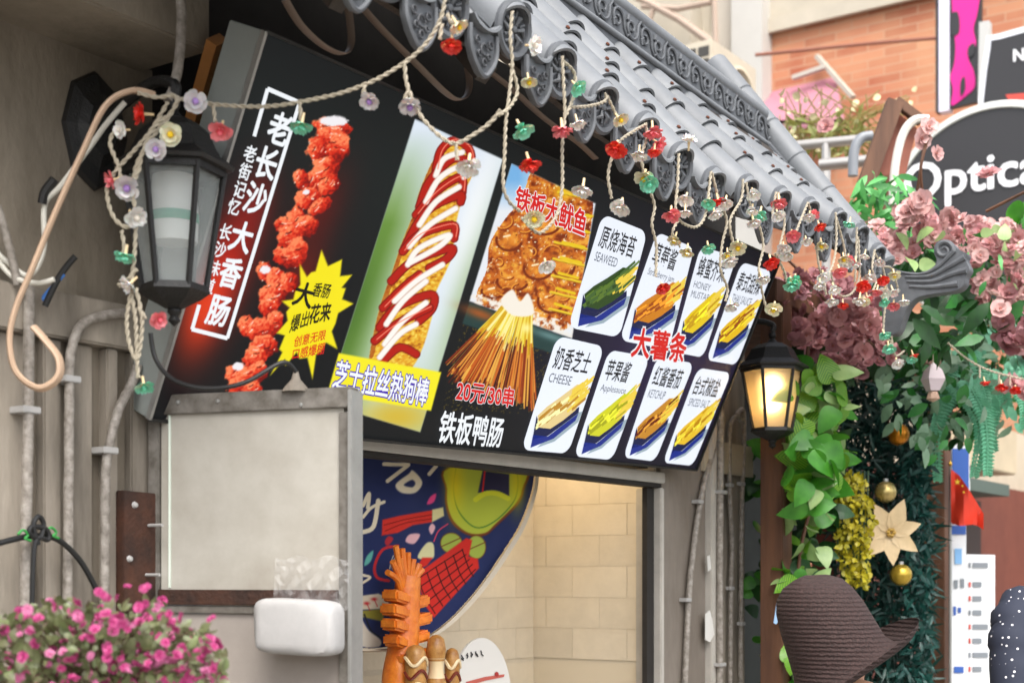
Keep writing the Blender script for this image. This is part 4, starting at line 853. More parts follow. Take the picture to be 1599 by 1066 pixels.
for L in ep:
    if L[0][0] > 990:
        for _ in range(1 + (len(L) > 4)):
            k = random.randrange(1, len(L)); t_ = random.random(); ef.append((L[k-1][0] + (L[k][0]-L[k-1][0])*t_ + random.uniform(-8, 8), L[k-1][1] + (L[k][1]-L[k-1][1])*t_ + 12, random.choice('wwwwyprg')))
string('flower light string hanging in drops along the tile ends of the eave', ep, ef, fnE, .0040)
fnR = lambda a, b: at(a, b, 6.0)
string('flower light string with red blooms in the pink blossom greenery at right', [[(1480,535),(1510,560),(1545,578),(1599,592),(1640,598)],[(1530,572),(1530,590)],[(1560,585),(1560,600)],[(1577,588),(1577,602)]], [(1530,598,'r'),(1560,606,'r'),(1577,610,'r')], fnR)
# ------------------------------------------------------------------ foliage helpers
def leafmesh(name, L, W, kind='heart', fold=.13, droop=.3):
    prof = {'heart': [(-.06, .35), (.0, .72), (.12, .95), (.28, 1.), (.48, .9), (.68, .66), (.86, .32), (1, .02)], 'oval': [(0, .03), (.2, .7), (.45, 1.), (.75, .75), (1, .04)], 'lance': [(0, .05), (.2, .75), (.5, 1.), (.8, .5), (1, .02)]}[kind]
    mb = MB(); V_ = []
    for t, w in prof:
        z = -droop*L*t*t; V_ += [(-W/2*w, L*t, z + fold*W/2*w), (0, L*t, z), (W/2*w, L*t, z + fold*W/2*w)]
    mb.add(V_, [(j*3+i, j*3+i+1, j*3+i+4, j*3+i+3) for j in range(len(prof)-1) for i in range(2)]); return mb
def leafmat(name, c1, c2, vein=None, freq=44):
    m = mat(name, c1, .4, .0, 14, col2=c2, subs=0); nt = m.node_tree; N = nt.nodes; L = nt.links; b = N['Principled BSDF']
    if vein:
        tc = N.new('ShaderNodeTexCoord'); w = N.new('ShaderNodeTexWave'); w.bands_direction = 'DIAGONAL'; w.inputs['Scale'].default_value = freq; w.inputs['Distortion'].default_value = 1.5
        sp = N.new('ShaderNodeSeparateXYZ'); ab = N.new('ShaderNodeMath'); ab.operation = 'ABSOLUTE'; cb_ = N.new('ShaderNodeCombineXYZ')
        L.new(tc.outputs['Object'], sp.inputs[0]); L.new(sp.outputs['X'], ab.inputs[0]); L.new(ab.outputs[0], cb_.inputs['X']); L.new(sp.outputs['Y'], cb_.inputs['Y']); L.new(cb_.outputs[0], w.inputs['Vector'])
        mx = N.new('ShaderNodeMix'); mx.data_type = 'RGBA'; src = b.inputs['Base Color'].links[0].from_socket
        cr_ = N.new('ShaderNodeValToRGB'); cr_.color_ramp.elements[0].position = .55; cr_.color_ramp.elements[1].position = .8
        L.new(w.outputs['Fac'], cr_.inputs[0]); L.new(cr_.outputs[0], mx.inputs['Factor']); L.new(src, mx.inputs['A']); mx.inputs['B'].default_value = (*lin(vein), 1); L.new(mx.outputs['Result'], b.inputs['Base Color'])
    tr = N.new('ShaderNodeBsdfTranslucent'); ms = N.new('ShaderNodeMixShader'); ms.inputs[0].default_value = .25
    tr.inputs['Color'].default_value = (*lin(c1), 1); out = N['Material Output']; L.new(b.outputs[0], ms.inputs[1]); L.new(tr.outputs[0], ms.inputs[2]); L.new(ms.outputs[0], out.inputs[0]); return m
def facing(spread=.8, down=.5):
    """leaf: length along local y (hangs down), upper side towards the street"""
    n = (-FW + Vector((random.gauss(0, spread), random.gauss(0, spread), random.gauss(.3, spread)))).normalized()
    d = Vector((random.gauss(0, .8), random.gauss(0, .5), -down + random.gauss(0, .6))); d = (d - n*d.dot(n)).normalized(); x = d.cross(n)
    return Matrix((x, d, n)).transposed().to_quaternion()
def rnd_in(poly):
    xs = [p[0] for p in poly]; ys = [p[1] for p in poly]
    while True:
        x, y = random.uniform(min(xs), max(xs)), random.uniform(min(ys), max(ys)); c = False; n = len(poly)
        for i in range(n):
            x0, y0 = poly[i]; x1, y1 = poly[(i+1) % n]
            if (y0 > y) != (y1 > y) and x < (x1-x0)*(y-y0)/(y1-y0)+x0: c = not c
        if c: return x, y
def scatter(t, name, meshes, mats_, poly, n, Y0, Y1, s0=.8, s1=1.2, spread=.7, down=.5):
    for _ in range(n):
        x, y = rnd_in(poly); k = random.randrange(len(meshes)); link(name, meshes[k], mats_[k], t, loc=at(x, y, random.uniform(Y0, Y1)), rot=facing(spread, down), scale=random.uniform(s0, s1))
def mass(t, name, lm, m, poly, n, Y0, Y1, s0=.8, s1=1.2, spread=1., down=.5):
    """many small leaves as one joined part"""
    V = np.array([v[:] for v in lm.v]); Vs = []; Fs = []; k = 0
    for _ in range(n):
        x, y = rnd_in(poly); R = np.array(facing(spread, down).to_matrix()); P_ = at(x, y, random.uniform(Y0, Y1))
        Vs += [Vector(v) for v in (V*random.uniform(s0, s1)) @ R.T + np.array(P_)]; Fs += [tuple(i+k for i in f) for f in lm.f]; k += len(V)
    mb = MB(); mb.v = Vs; mb.f = Fs; off = OFF[t.name]; me = bpy.data.meshes.new(name); me.from_pydata([v - off for v in Vs], [], Fs); me.update()
    o = link(name, me, m, t, loc=off); return tag(o, kind='stuff')
def lm(name, m, *a, **k): me = leafmesh(name, *a, **k).mesh(name, smooth=True); me.materials.append(m); return me
# ------------------------------------------------------------------ flowered shop front right of the stall
P1 = ony(1212, 1066, -.25); P2 = ony(1463, 1066, -.25)
def post(px, w, zt, label, extra=0):
    t = thing('wooden_post', (px.x, px.y, 0), label, 'post', 'posts of the flowered shop front')
    MB().box((px.x-w/2, px.y-w/2, 0), (px.x+w/2, px.y+w/2, zt)).build('shaft', M_wood, t, bevel=.004)
    MB().box((px.x+w/2+.002, px.y-w*.2, 0), (px.x+w/2+.03, px.y+w*.5, zt-.2)).build('side_batten', M_wood, t, bevel=.003); return t
post(P1, .105, 2.79, 'brown wooden post behind the lit lantern'); post(P2, .125, 2.7, 'brown wooden post beside the red flag')
MB().beam((P1.x-.1, -.24, 2.84), (P2.x+.9, -.24, 2.80), .11, .10).build('wooden_beam', M_wood, bevel=.004, label='brown wooden beam hidden under the pink blossoms', cat='beam')
bw = thing('shop_recess', (3, .5, 0), 'dark recessed shop front behind the ivy and the garland tree', 'shop')
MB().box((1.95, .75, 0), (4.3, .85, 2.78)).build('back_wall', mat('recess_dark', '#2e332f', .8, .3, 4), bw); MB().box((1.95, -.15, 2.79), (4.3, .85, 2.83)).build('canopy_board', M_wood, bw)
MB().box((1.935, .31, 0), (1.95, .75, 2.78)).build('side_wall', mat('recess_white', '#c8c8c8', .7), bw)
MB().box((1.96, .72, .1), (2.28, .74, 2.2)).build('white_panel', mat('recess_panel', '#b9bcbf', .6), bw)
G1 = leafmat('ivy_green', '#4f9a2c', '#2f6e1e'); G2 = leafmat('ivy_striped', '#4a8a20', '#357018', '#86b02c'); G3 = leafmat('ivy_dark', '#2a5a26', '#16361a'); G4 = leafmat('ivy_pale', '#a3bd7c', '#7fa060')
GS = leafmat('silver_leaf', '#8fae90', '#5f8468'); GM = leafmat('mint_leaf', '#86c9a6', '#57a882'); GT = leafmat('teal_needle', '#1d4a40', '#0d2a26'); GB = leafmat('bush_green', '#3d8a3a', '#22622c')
hA, hB, hC, hD = lm('leaf', G1, .125, .10), lm('leaf', G2, .13, .105), lm('leaf', G3, .12, .10), lm('leaf', G4, .12, .09)
iv = thing('ivy_column', (P1.x+.1, -.3, 0), 'bright green trailing ivy column with striped leaves right of the lit lantern', 'ivy')
MB().tube(spline([at(1262, 540, 6.2), at(1258, 650, 6.25), at(1270, 760, 6.25), at(1250, 860, 6.25), at(1245, 960, 6.2), at(1250, 1150, 6.2)], 6), .008, 6).build('stem', M_wood, iv)
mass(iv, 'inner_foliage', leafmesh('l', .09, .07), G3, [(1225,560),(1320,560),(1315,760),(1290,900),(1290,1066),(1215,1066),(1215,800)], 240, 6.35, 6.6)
up = [(1222,595),(1255,560),(1325,590),(1335,640),(1310,740),(1270,780),(1228,770)]; lo_ = [(1222,790),(1275,780),(1285,860),(1270,1000),(1280,1090),(1215,1090),(1212,900)]
scatter(iv, 'leaf', [hA, hB, hB, hD], [G1, G2, G2, G4], up, 120, 5.95, 6.35, .55, 1.1); scatter(iv, 'leaf', [hA, hB, hC, hD], [G1, G2, G3, G4], lo_, 85, 6.1, 6.4, .5, .95)
scatter(iv, 'leaf', [hA], [G1], [(1222,700),(1300,690),(1300,790),(1240,800)], 18, 5.9, 6.05, .8, 1.1)
i2 = thing('ivy_spray', at(1178, 1060, 6.6), 'dark ivy sprays in the gap left of the wooden post', 'ivy'); scatter(i2, 'leaf', [hC, hA], [G3, G1], [(1168,700),(1192,690),(1195,1066),(1172,1066)], 22, 6.5, 6.7, .6, .9)
# garland tree
gt = thing('garland_tree', at(1385, 1500, 7.0).xy.to_3d(), 'dark teal needle garland tree hung with gold balls', 'tree')
MB().tube([at(1380, 600, 7.15), Vector((*at(1385, 1066, 7.15).xy, 0))], .03, 8).build('trunk', M_wood, gt)
nl = leafmesh('n', .10, .014, 'lance', .1, .2)
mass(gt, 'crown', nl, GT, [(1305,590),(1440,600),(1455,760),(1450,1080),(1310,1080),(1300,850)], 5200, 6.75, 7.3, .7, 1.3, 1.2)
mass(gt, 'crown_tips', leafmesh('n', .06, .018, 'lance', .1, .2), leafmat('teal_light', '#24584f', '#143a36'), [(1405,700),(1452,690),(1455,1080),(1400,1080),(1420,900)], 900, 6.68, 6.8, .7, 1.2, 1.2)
for (x, y, c, lb) in ((1403, 678, '#c07a1e', 'orange glass ball under the silver leaves in the garland tree'), (1383, 768, '#b9a468', 'matt gold ball above the cream poinsettia'), (1407, 897, '#b89a3c', 'shiny gold ball below the cream poinsettia')):
    p = at(x, y, 6.6); b_ = thing('bauble', p - Vector((0, 0, .05)), lb, 'ornament', 'gold balls on the garland tree')
    MB().lathe([(.051*math.sin(t), -.051*math.cos(t)) for t in np.linspace(0, math.pi, 14)], 20, p).build('ball', mat('bauble_' + c[1:], c, .25, metal=.7, var=.1), b_, smooth=True)
    MB().lathe([(0, .064), (.012, .062), (.013, .048), (0, .048)], 10, p).build('cap', M_alu, b_)
p = at(1390, 832, 6.58); ps = thing('poinsettia', p, 'cream silk poinsettia on the garland tree', 'flower'); MP = mat('petal_cream', '#cdb48a', .5, .15, 30)
pm_ = leafmesh('petal', .165, .085, 'lance', .2, .1).mesh('petal', smooth=True); pm_.materials.append(MP)
for k in range(7):
    a = k*2*math.pi/7 + .3; d = RT*math.cos(a) + UP*math.sin(a) - FW*.18; d.normalize(); n = (-FW - d*(-FW).dot(d)).normalized(); link('petal', pm_, None, ps, loc=p, rot=Matrix((d.cross(n), d, n)).transposed().to_quaternion(), scale=random.uniform(.85, 1.05))
for k in range(6): MB().lathe([(0, .012), (.008, .008), (.01, 0), (0, -.01)], 8, p - FW*.02 + RT*.014*math.cos(k) + UP*.014*math.sin(k)).build('berry', mat('berry_gold', '#a8842c', .4), ps)
ys = thing('yellow_flower_spray', at(1330, 915, 6.5), 'hanging yellow green flower spray behind the brown hat', 'flower')
for k in range(9): x = 1308 + k*6; MB().tube(spline([at(x, 735, 6.55), at(x + random.uniform(-5, 5), 820, 6.5), at(x + random.uniform(-8, 8), 905, 6.5)], 4), .004, 5).build('stem', G3, ys)
mass(ys, 'blossoms', leafmesh('b', .03, .024, 'oval', .3, .1), leafmat('yellow_bloom', '#c9b82c', '#8a8a20'), [(1302,745),(1345,735),(1365,800),(1355,915),(1325,915),(1305,850)], 900, 6.42, 6.6, .7, 1.2)
# silver leaved spray, mint fern, dark and bright leaves around the blossoms
mf_ = thing('pale_leaf_spray', at(1560, 560, 6.8), 'pale mixed green leaf spray filling the right edge below the blossoms', 'foliage'); olm = lm('leaf', GM, .08, .04, 'oval')
sv = thing('silver_leaf_spray', at(1430, 640, 6.5), 'grey green silvery leaf spray hanging above the garland tree', 'foliage')
ol = lm('leaf', GS, .085, .042, 'oval'); ol2 = lm('leaf', GB, .085, .045, 'oval')
scatter(sv, 'leaf', [ol, ol, ol2], [GS, GS, GB], [(1350,570),(1500,560),(1560,600),(1510,700),(1440,730),(1380,640)], 130, 6.3, 6.9, .7, 1.25)
scatter(mf_, 'leaf', [ol, olm], [GS, GM], [(1500,470),(1620,460),(1620,650),(1560,680),(1500,620)], 150, 6.4, 7.1, .6, 1.1)
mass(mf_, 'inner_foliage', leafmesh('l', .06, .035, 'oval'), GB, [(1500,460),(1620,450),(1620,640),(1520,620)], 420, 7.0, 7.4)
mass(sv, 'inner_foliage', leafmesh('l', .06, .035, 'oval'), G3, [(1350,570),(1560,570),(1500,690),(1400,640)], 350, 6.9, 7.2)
mf = thing('mint_fern', at(1550, 700, 7.0), 'pale mint green fern fronds drooping at the right edge', 'fern')
for k in range(16):
    x0 = random.uniform(1480, 1620); y0 = random.uniform(535, 600); x1 = x0 + random.uniform(-35, 35); y1 = y0 + random.uniform(80, 165); Yf = random.uniform(6.5, 7.2)
    P_ = spline([at(x0, y0, Yf), at(x0 + (x1-x0)*.7 + random.uniform(-20, 20), (y0+y1)/2 - 12, Yf-.1), at(x1, y1, Yf-.1)], 16); fr = MB().tube(P_, .004, 5)
    for i, q_ in enumerate(P_[1:-1]):
        for s_ in (-1, 1):
            w = .055*(1 - i/len(P_)*.6); d = RT*s_ + UP*-.35; e = UP*.012
            fr.add([q_, q_ + d*w*.5 + e, q_ + d*w - FW*.02, q_ + d*w*.5 - e], [(0, 1, 2, 3)])
    fr.build('frond', GM, mf)
dl = thing('dark_leaf_branch', at(1440, 545, 6.1), 'glossy dark green leaf branch under the curled roof corner', 'foliage'); la = lm('leaf', G3, .15, .06, 'lance'); lb_ = lm('leaf', GB, .13, .055, 'lance')
scatter(dl, 'leaf', [la, lb_, la], [G3, GB, G3], [(1385,480),(1440,460),(1540,450),(1580,500),(1500,555),(1400,560)], 85, 5.9, 6.6, .8, 1.2)
bl = thing('bright_leaf_branch', at(1380, 340, 6.6), 'bright green pointed leaves behind the roof left of the round sign', 'foliage'); lc = lm('leaf', GB, .13, .035, 'lance'); ld_ = lm('leaf', leafmat('leaf_fresh', '#6fc06a', '#3f9a48'), .11, .03, 'lance')
scatter(bl, 'leaf', [lc, ld_], [GB, MATS['leaf_fresh']], [(1325,275),(1400,265),(1445,300),(1430,360),(1370,370),(1345,330)], 75, 6.3, 6.9, .8, 1.3, 1.)
scatter(bl, 'leaf', [hA], [G1], [(1560,300),(1620,300),(1620,345),(1565,345)], 5, 6.1, 6.3, .9, 1.2)
# pink blossom: ruffled eight petal flowers
def blossom(seed):
    r = random.Random(seed); mb = MB()
    for n, R, tl in ((6, .055, .12), (5, .036, .75)):
        for k in range(n):
            a = 2*math.pi*k/n + r.uniform(-.25, .25); e1 = Vector((math.cos(a), math.sin(a), 0)); e2 = Vector((-math.sin(a), math.cos(a), 0)); V_ = []; t_ = tl + r.uniform(-.2, .25)
            for s_, w_ in ((.08, .3), (.5, .85), (.85, 1.), (1., .55)):
                z = R*s_*math.sin(t_); rr = R*s_*math.cos(t_); W = R*.5*w_
                V_ += [e1*rr - e2*W + Vector((0, 0, z + .004*r.uniform(-1, 1))), e1*rr*1.03 + Vector((0, 0, z - .005)), e1*rr + e2*W + Vector((0, 0, z + .004*r.uniform(-1, 1)))]
            mb.add(V_, [(j*3+i, j*3+i+1, j*3+i+4, j*3+i+3) for j in range(3) for i in range(2)])
    return mb
MBp = [leafmat('blossom_pale', '#dcb8b2', '#c99a98'), leafmat('blossom_pink', '#cf9c9a', '#b57a7e'), leafmat('blossom_shaded', '#c08a8e', '#9a646c')]  # the mauve copy carries shade in its petal colour
BM = []
for k in range(6):
    me = blossom(k).mesh('blossom', smooth=True); me.materials.append(MBp[k % 3]); BM.append(me)
heart = MB().lathe([(0, .012), (.007, .009), (.01, 0)], 8).mesh('blossom_eye', smooth=True); heart.materials.append(mat('blossom_eye', '#a8695e', .6))
def blossoms(label, regs, twigs, base):
    t = thing('blossom_branch', base, label, 'blossom', 'artificial pink blossom branches')
    for L in twigs: MB().tube(spline([at(*q) for q in L], 5), .007, 6).build('twig', M_wood, t)
    for poly, n, Y0, Y1, ks, s0, s1 in regs:
        for _ in range(n):
            x, y = rnd_in(poly) if len(poly) > 2 else poly[0]; nrm = (-FW + Vector((random.gauss(0, .75), random.gauss(0, .75), random.gauss(.4, .75)))).normalized()
            o = link('blossom', BM[random.choice(ks)], None, t, loc=at(x, y, random.uniform(Y0, Y1)), rot=nrm.to_track_quat('Z', 'Y') @ Euler((0, 0, random.uniform(0, 6))).to_quaternion(), scale=random.uniform(s0, s1))
            ch = bpy.data.objects.new('blossom_eye', heart); COL.objects.link(ch); ch.parent = o
    return t
b1 = blossoms('pale pink blossom heap above the curled roof corner', [([(1365,345),(1420,320),(1490,330),(1560,350),(1620,350),(1620,470),(1540,480),(1500,400),(1440,390),(1400,410),(1375,385)], 215, 6.0, 6.6, (0, 1, 3, 1), .42, .78), ([(1400,330),(1440,300),(1450,340)], 8, 5.9, 6.1, (0, 3), .7, .95), ([(1530,270),(1558,270),(1558,295),(1530,295)], 1, 5.9, 5.9, (1,), 1., 1.05), ([(1540,430),(1600,420),(1610,480),(1560,490)], 10, 5.8, 6.0, (0, 1), .6, .85)],
   [[(1400,400,6.5),(1480,380,6.5),(1620,370,6.5)],[(1420,360,6.4),(1432,300,6.3),(1445,215,6.2)],[(1540,330,6.3),(1600,300,6.2)]], at(1480, 400, 6.3))
b2 = blossoms('blossom mass below the eave with shade painted in as dusky mauve', [([(1210,430),(1290,420),(1390,470),(1400,560),(1330,590),(1260,570),(1215,480)], 190, 6.1, 6.7, (1, 2, 5, 2), .42, .8), ([(1300,470),(1370,480),(1380,570),(1310,560)], 26, 5.95, 6.1, (1, 2), .6, .9)], [[(1210,440,6.5),(1300,500,6.5),(1400,560,6.5)],[(1225,400,6.4),(1290,470,6.4),(1330,560,6.4)]], at(1300, 520, 6.4))
b3 = blossoms('small pink blossom pair in front of the round sign', [([(1436,200),(1456,196),(1462,222),(1440,224)], 2, 6.0, 6.05, (0,), .75, .9), ([(1458,222),(1474,222),(1474,240),(1458,240)], 1, 5.98, 6., (0,), .6, .7), ([(1270,190),(1300,190),(1300,205),(1270,205)], 1, 6.6, 6.7, (1,), .7, .8)], [[(1440,300,6.1),(1438,260,6.05),(1450,212,6.05)]], at(1440, 300, 6.1))
b4 = blossoms('blossom cluster with shade painted in as mauve at the right edge above the fern', [([(1555,490),(1620,480),(1620,620),(1580,600)], 22, 6.0, 6.5, (1, 2, 5), .8, 1.1)], [[(1560,480,6.4),(1600,560,6.4)]], at(1590, 550, 6.3))
scatter(b1, 'leaf', [lb_, ld_, hD], [GB, MATS['leaf_fresh'], G4], [(1380,345),(1620,350),(1620,470),(1420,420)], 36, 5.95, 6.15, .4, .8)
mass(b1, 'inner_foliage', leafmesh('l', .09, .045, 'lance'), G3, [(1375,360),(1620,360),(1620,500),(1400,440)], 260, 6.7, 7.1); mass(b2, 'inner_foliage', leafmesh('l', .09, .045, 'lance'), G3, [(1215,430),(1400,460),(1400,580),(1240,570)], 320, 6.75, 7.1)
wl = thing('fabric_lantern', at(1457, 625, 6.2), 'small white fabric lantern hanging in the silver leaves', 'lantern'); o = at(1457, 592, 6.2)
MB().lathe([(0, .075), (.04, .04), (.055, 0), (.03, -.05), (0, -.055)], 4, o).build('shade', mat('shade_lilac_white', '#cdbfc4', .6), wl); MB().lathe([(.02, -.055), (.03, -.085), (0, -.1)], 8, o).build('tassel', mat('tassel_tan', '#b99a86', .7), wl); MB().tube([o + Vector((0, 0, .07)), o + Vector((0, 0, .2))], .003, 6).build('cord', M_cord, wl)
# ------------------------------------------------------------------ pink flower bush, bottom left
pb = thing('pink_flower_bush', at(150, 1150, 2.75), 'fine stemmed bush of tiny magenta flowers at lower left', 'plant')
MB().lathe([(.0, -.36), (.13, -.36), (.19, -.16), (.2, -.14), (.18, -.14)], 20, at(150, 1066, 2.8)).build('pot', mat('pot_brown', '#6a4a3a', .7, .2, 10), pb, smooth=True)
MB().box((at(150, 1066, 2.8).x-.2, at(150, 1066, 2.8).y-.2, 0), (at(150, 1066, 2.8).x+.2, at(150, 1066, 2.8).y+.2, at(150, 1066, 2.8).z-.362)).build('stand', M_wood, pb, bevel=.006)
stm = MB(); tipsL = []
dome = [(-40,1075),(-40,985),(0,960),(60,945),(80,925),(110,940),(150,935),(200,955),(250,930),(280,975),(320,985),(345,1010),(355,1075)]
for k in range(260):
    x, y = rnd_in(dome); Yp = random.uniform(2.55, 3.0); a = at(150 + (x-150)*.25, 1120, 2.8); e = at(x, y, Yp)
    stm.tube(spline([a, a.lerp(e, .5) + Vector((random.uniform(-.02, .02), random.uniform(-.02, .02), .04)), e], 4), .0016, 4, cap=False); tipsL.append((a, e))
tag(stm.build('stems', mat('stem_brown', '#6f5a48', .7, .3, 30), pb), kind='stuff')
mass(pb, 'leaves', leafmesh('l', .022, .015, 'oval'), leafmat('bush_leaf', '#7a8a58', '#5e5244'), dome, 1500, 2.55, 3.0, .6, 1.4, 1.2)
fm1 = blossom(3); fm1.v = [v*.16 for v in fm1.v]
mass(pb, 'flowers', fm1, leafmat('magenta_bloom', '#cf5a96', '#a8326e'), dome, 210, 2.5, 2.95, .6, 1.3, .8); mass(pb, 'pale_flowers', fm1, leafmat('pink_bloom', '#d98ab0', '#b8588a'), dome, 130, 2.5, 2.95, .6, 1.2, .8)
mass(pb, 'flowers', fm1, MATS['magenta_bloom'], [(-10,1066),(-10,960),(85,918),(150,918),(270,905),(255,945),(330,965),(352,1020),(350,1066)], 60, 2.5, 2.7, .8, 1.6, .8)
# ------------------------------------------------------------------ shop further along
s2 = thing('red_shop', (5.6, .6, 0), 'red brown shop wall with cream awning box behind the flag', 'shop')
MB().box((4.35, .55, 0), (12, .7, 2.35)).build('wall', mat('red_brown_panel', '#6a3428', .5, .15, 3), s2); MB().box((4.3, .7, 2.3), (12, 1.2, 2.9)).build('upper_wall', mat('upper_cream', '#c9bda6', .8, .2, 2), s2)
q = [ony(a, b, .25) for a, b in ((1512,655),(1578,640),(1578,742),(1512,752))]; MB().box((q[0].x, .2, q[2].z), (q[1].x, .54, q[0].z)).build('awning_box', mat('box_cream', '#c8b89a', .6, .15, 4), s2, bevel=.01)
q = [ony(a, b, .12) for a, b in ((1508,760),(1572,757),(1572,775))]; MB().box((q[0].x, .1, q[2].z), (q[1].x, .54, q[1].z)).build('green_ledge', mat('ledge_green', '#4a5a52', .6), s2)
q = [ony(a, b, .5) for a, b in ((1505,778),(1536,778))]; MB().box((q[0].x, .52, 0), (q[1].x, .545, q[0].z)).build('doorway', mat('doorway_shade', '#2a2220', .7), s2)  # dark sheet on the wall stands in for the shaded opening
fg = thing('flag', at(1484, 1066, 7.55), 'small red flag with yellow stars on a thin pole by the post', 'flag')
MB().tube([at(1484, 728, 7.55), Vector((*at(1484, 1066, 7.55).xy, 0))], .008, 8).build('pole', M_alu, fg); MB().lathe([(0, .02), (.012, 0), (0, -.02)], 8, at(1484, 724, 7.55)).build('pole_tip', mat('tip_gold', '#c9a040', .3, metal=.8), fg)
fl = MB(); V_ = []
for j in range(9):
    t = j/8; a = [(1485, 732), (1498, 742), (1512, 762), (1526, 785), (1536, 802)]; i0 = min(3, int(t*4)); f_ = t*4-i0; xt = a[i0][0]+(a[i0+1][0]-a[i0][0])*f_; yt = a[i0][1]+(a[i0+1][1]-a[i0][1])*f_
    for i in range(7):
        s_ = i/6; yb = 815 + 10*t + 3*math.sin(t*7); V_.append(at(xt + (1 - t)*0, yt + (yb-yt)*s_, 7.5 + .03*math.sin(t*9 + s_*2)))
fl.add(V_, [(j*7+i, j*7+i+1, (j+1)*7+i+1, (j+1)*7+i) for j in range(8) for i in range(6)]).build('cloth', mat('flag_red', '#de3a20', .6, .08, 9), fg, smooth=True)
def starpoly(c, r, e1, e2): return [c + (e1*math.sin(k*math.pi/5) + e2*math.cos(k*math.pi/5))*(r if k % 2 == 0 else r*.4) for k in range(10)]
for x, y, r in ((1495, 752, .018), (1503, 758, .008), (1505, 768, .008)): MB().poly(starpoly(at(x, y, 7.44), r, RT, UP)).build('star', mat('star_yellow', '#f2c81c', .5), fg)
M_bl = mat('print_blue', '#2f5aa8', .5); M_wh = mat('board_white', '#e4e6e8', .5, .05, 9); M_gy = mat('print_grey', '#7c8288', .6); M_rd = mat('print_red', '#c8483c', .6)
def board(name, label, quad, Y, lines, cat='sign'):
    C = [at(a, b, Y) for a, b in quad]; t = thing(name, (C[0]+C[1]+C[2]+C[3])/4, label, cat); MB().slab(C, FW*.02).build('board', M_wh, t, bevel=.002)
    for (a, b, c, d, m) in lines: MB().slab([at(x, y, Y-.006) for x, y in ((a, b), (c, b), (c, d), (a, d))], FW*.003).build('print_mark', m, t)
    return t
board('blue_sign', 'blue sign hanging behind the red flag pole', [(1486,690),(1514,698),(1515,775),(1486,768)], 7.9, [(1487,700,1513,770,M_bl),])
board('standing_banner', 'tall white standing banner with blue head beside the wooden post', [(1484,818),(1509,820),(1509,1300),(1484,1300)], 7.7, [(1484.5,820,1508.5,834,M_bl),(1491,856,1502,880,mat('print_sky', '#7fb2e0', .5)),(1490,905,1496,918,M_gy),(1500,903,1506,917,M_gy),(1489,946,1493,960,M_bl),(1496,948,1501,956,M_bl),(1490,1040,1505,1050,M_bl)])
ml = []
for i, y in enumerate((878, 908, 930, 952, 974, 996, 1018, 1040)): ml += [(1513, y, 1516, y+8, M_rd if i % 3 else M_gy), (1519, y, 1519 + (24 if i in (0, 4, 6) else 14), y+8, M_gy)]
board('menu_board', 'white price board with grey and red lines before the red wall', [(1509,865),(1554,866),(1553,1300),(1509,1300)], 7.85, ml, 'menu')
# ------------------------------------------------------------------ background buildings
bb = thing('brick_building', (15, 5, 0), 'orange brick building with cream upper storey at the end of the lane', 'building')
mbk = bpy.data.materials.new('orange_brick'); mbk.use_nodes = True; N = mbk.node_tree.nodes; L_ = mbk.node_tree.links; bt = N.new('ShaderNodeTexBrick'); gp = N.new('ShaderNodeNewGeometry'); sx = N.new('ShaderNodeSeparateXYZ'); cx_ = N.new('ShaderNodeCombineXYZ')
L_.new(gp.outputs['Position'], sx.inputs[0]); L_.new(sx.outputs['Y'], cx_.inputs['X']); L_.new(sx.outputs['Z'], cx_.inputs['Y']); L_.new(cx_.outputs[0], bt.inputs['Vector'])
bt.inputs['Scale'].default_value = 1; bt.inputs['Brick Width'].default_value = .42; bt.inputs['Row Height'].default_value = .11; bt.inputs['Mortar Size'].default_value = .008
bt.inputs['Color1'].default_value = (*lin('#bd8060'), 1); bt.inputs['Color2'].default_value = (*lin('#a05a40'), 1); bt.inputs['Mortar'].default_value = (*lin('#b08a70'), 1)
nn = N.new('ShaderNodeTexNoise'); nn.inputs['Scale'].default_value = 1.3; nn.inputs['Detail'].default_value = 6; mm = N.new('ShaderNodeMix'); mm.data_type = 'RGBA'; mm.blend_type = 'MIX'
L_.new(gp.outputs['Position'], nn.inputs['Vector']); cr2 = N.new('ShaderNodeValToRGB'); cr2.color_ramp.elements[0].position = .35; cr2.color_ramp.elements[1].position = .75; cr2.color_ramp.elements[1].color = (.55, .55, .55, 1); L_.new(nn.outputs['Fac'], cr2.inputs[0])
L_.new(cr2.outputs[0], mm.inputs['Factor']); L_.new(bt.outputs['Color'], mm.inputs['A']); mm.inputs['B'].default_value = (*lin('#c79a74'), 1); L_.new(mm.outputs['Result'], N['Principled BSDF'].inputs['Base Color']); N['Principled BSDF'].inputs['Roughness'].default_value = .85
MB().box((13, -2, 0), (17, 14, 8.7)).build('brick_wall', mbk, bb); M_cream = mat('cream_render', '#b9b09f', .8, .15, 2)
MB().box((12.95, -2, 8.7), (17, 14, 14)).build('upper_storey', M_cream, bb); MB().box((12.88, -2, 8.62), (12.95, 14, 8.8)).build('string_course', M_cream, bb)
q0, q1 = onx(1190, 100, 12.7), onx(1142, 100, 12.7); MB().box((12.7, q0.y, 0), (13.0, q1.y, 14)).build('white_pilaster', mat('white_render', '#bdbab3', .8, .08, 2), bb)
q2 = onx(1112, 60, 12.85); MB().box((12.85, q1.y, 0), (12.99, q2.y, 14)).build('grey_pier', mat('grey_render', '#bdb4a6', .8, .1, 2), bb)
q0, q1 = onx(1000, 60, 12.6), onx(1078, 60, 12.6); MB().box((12.6, q1.y, 5.5), (12.99, q0.y+3, 9.5)).build('cream_bay', M_cream, bb)
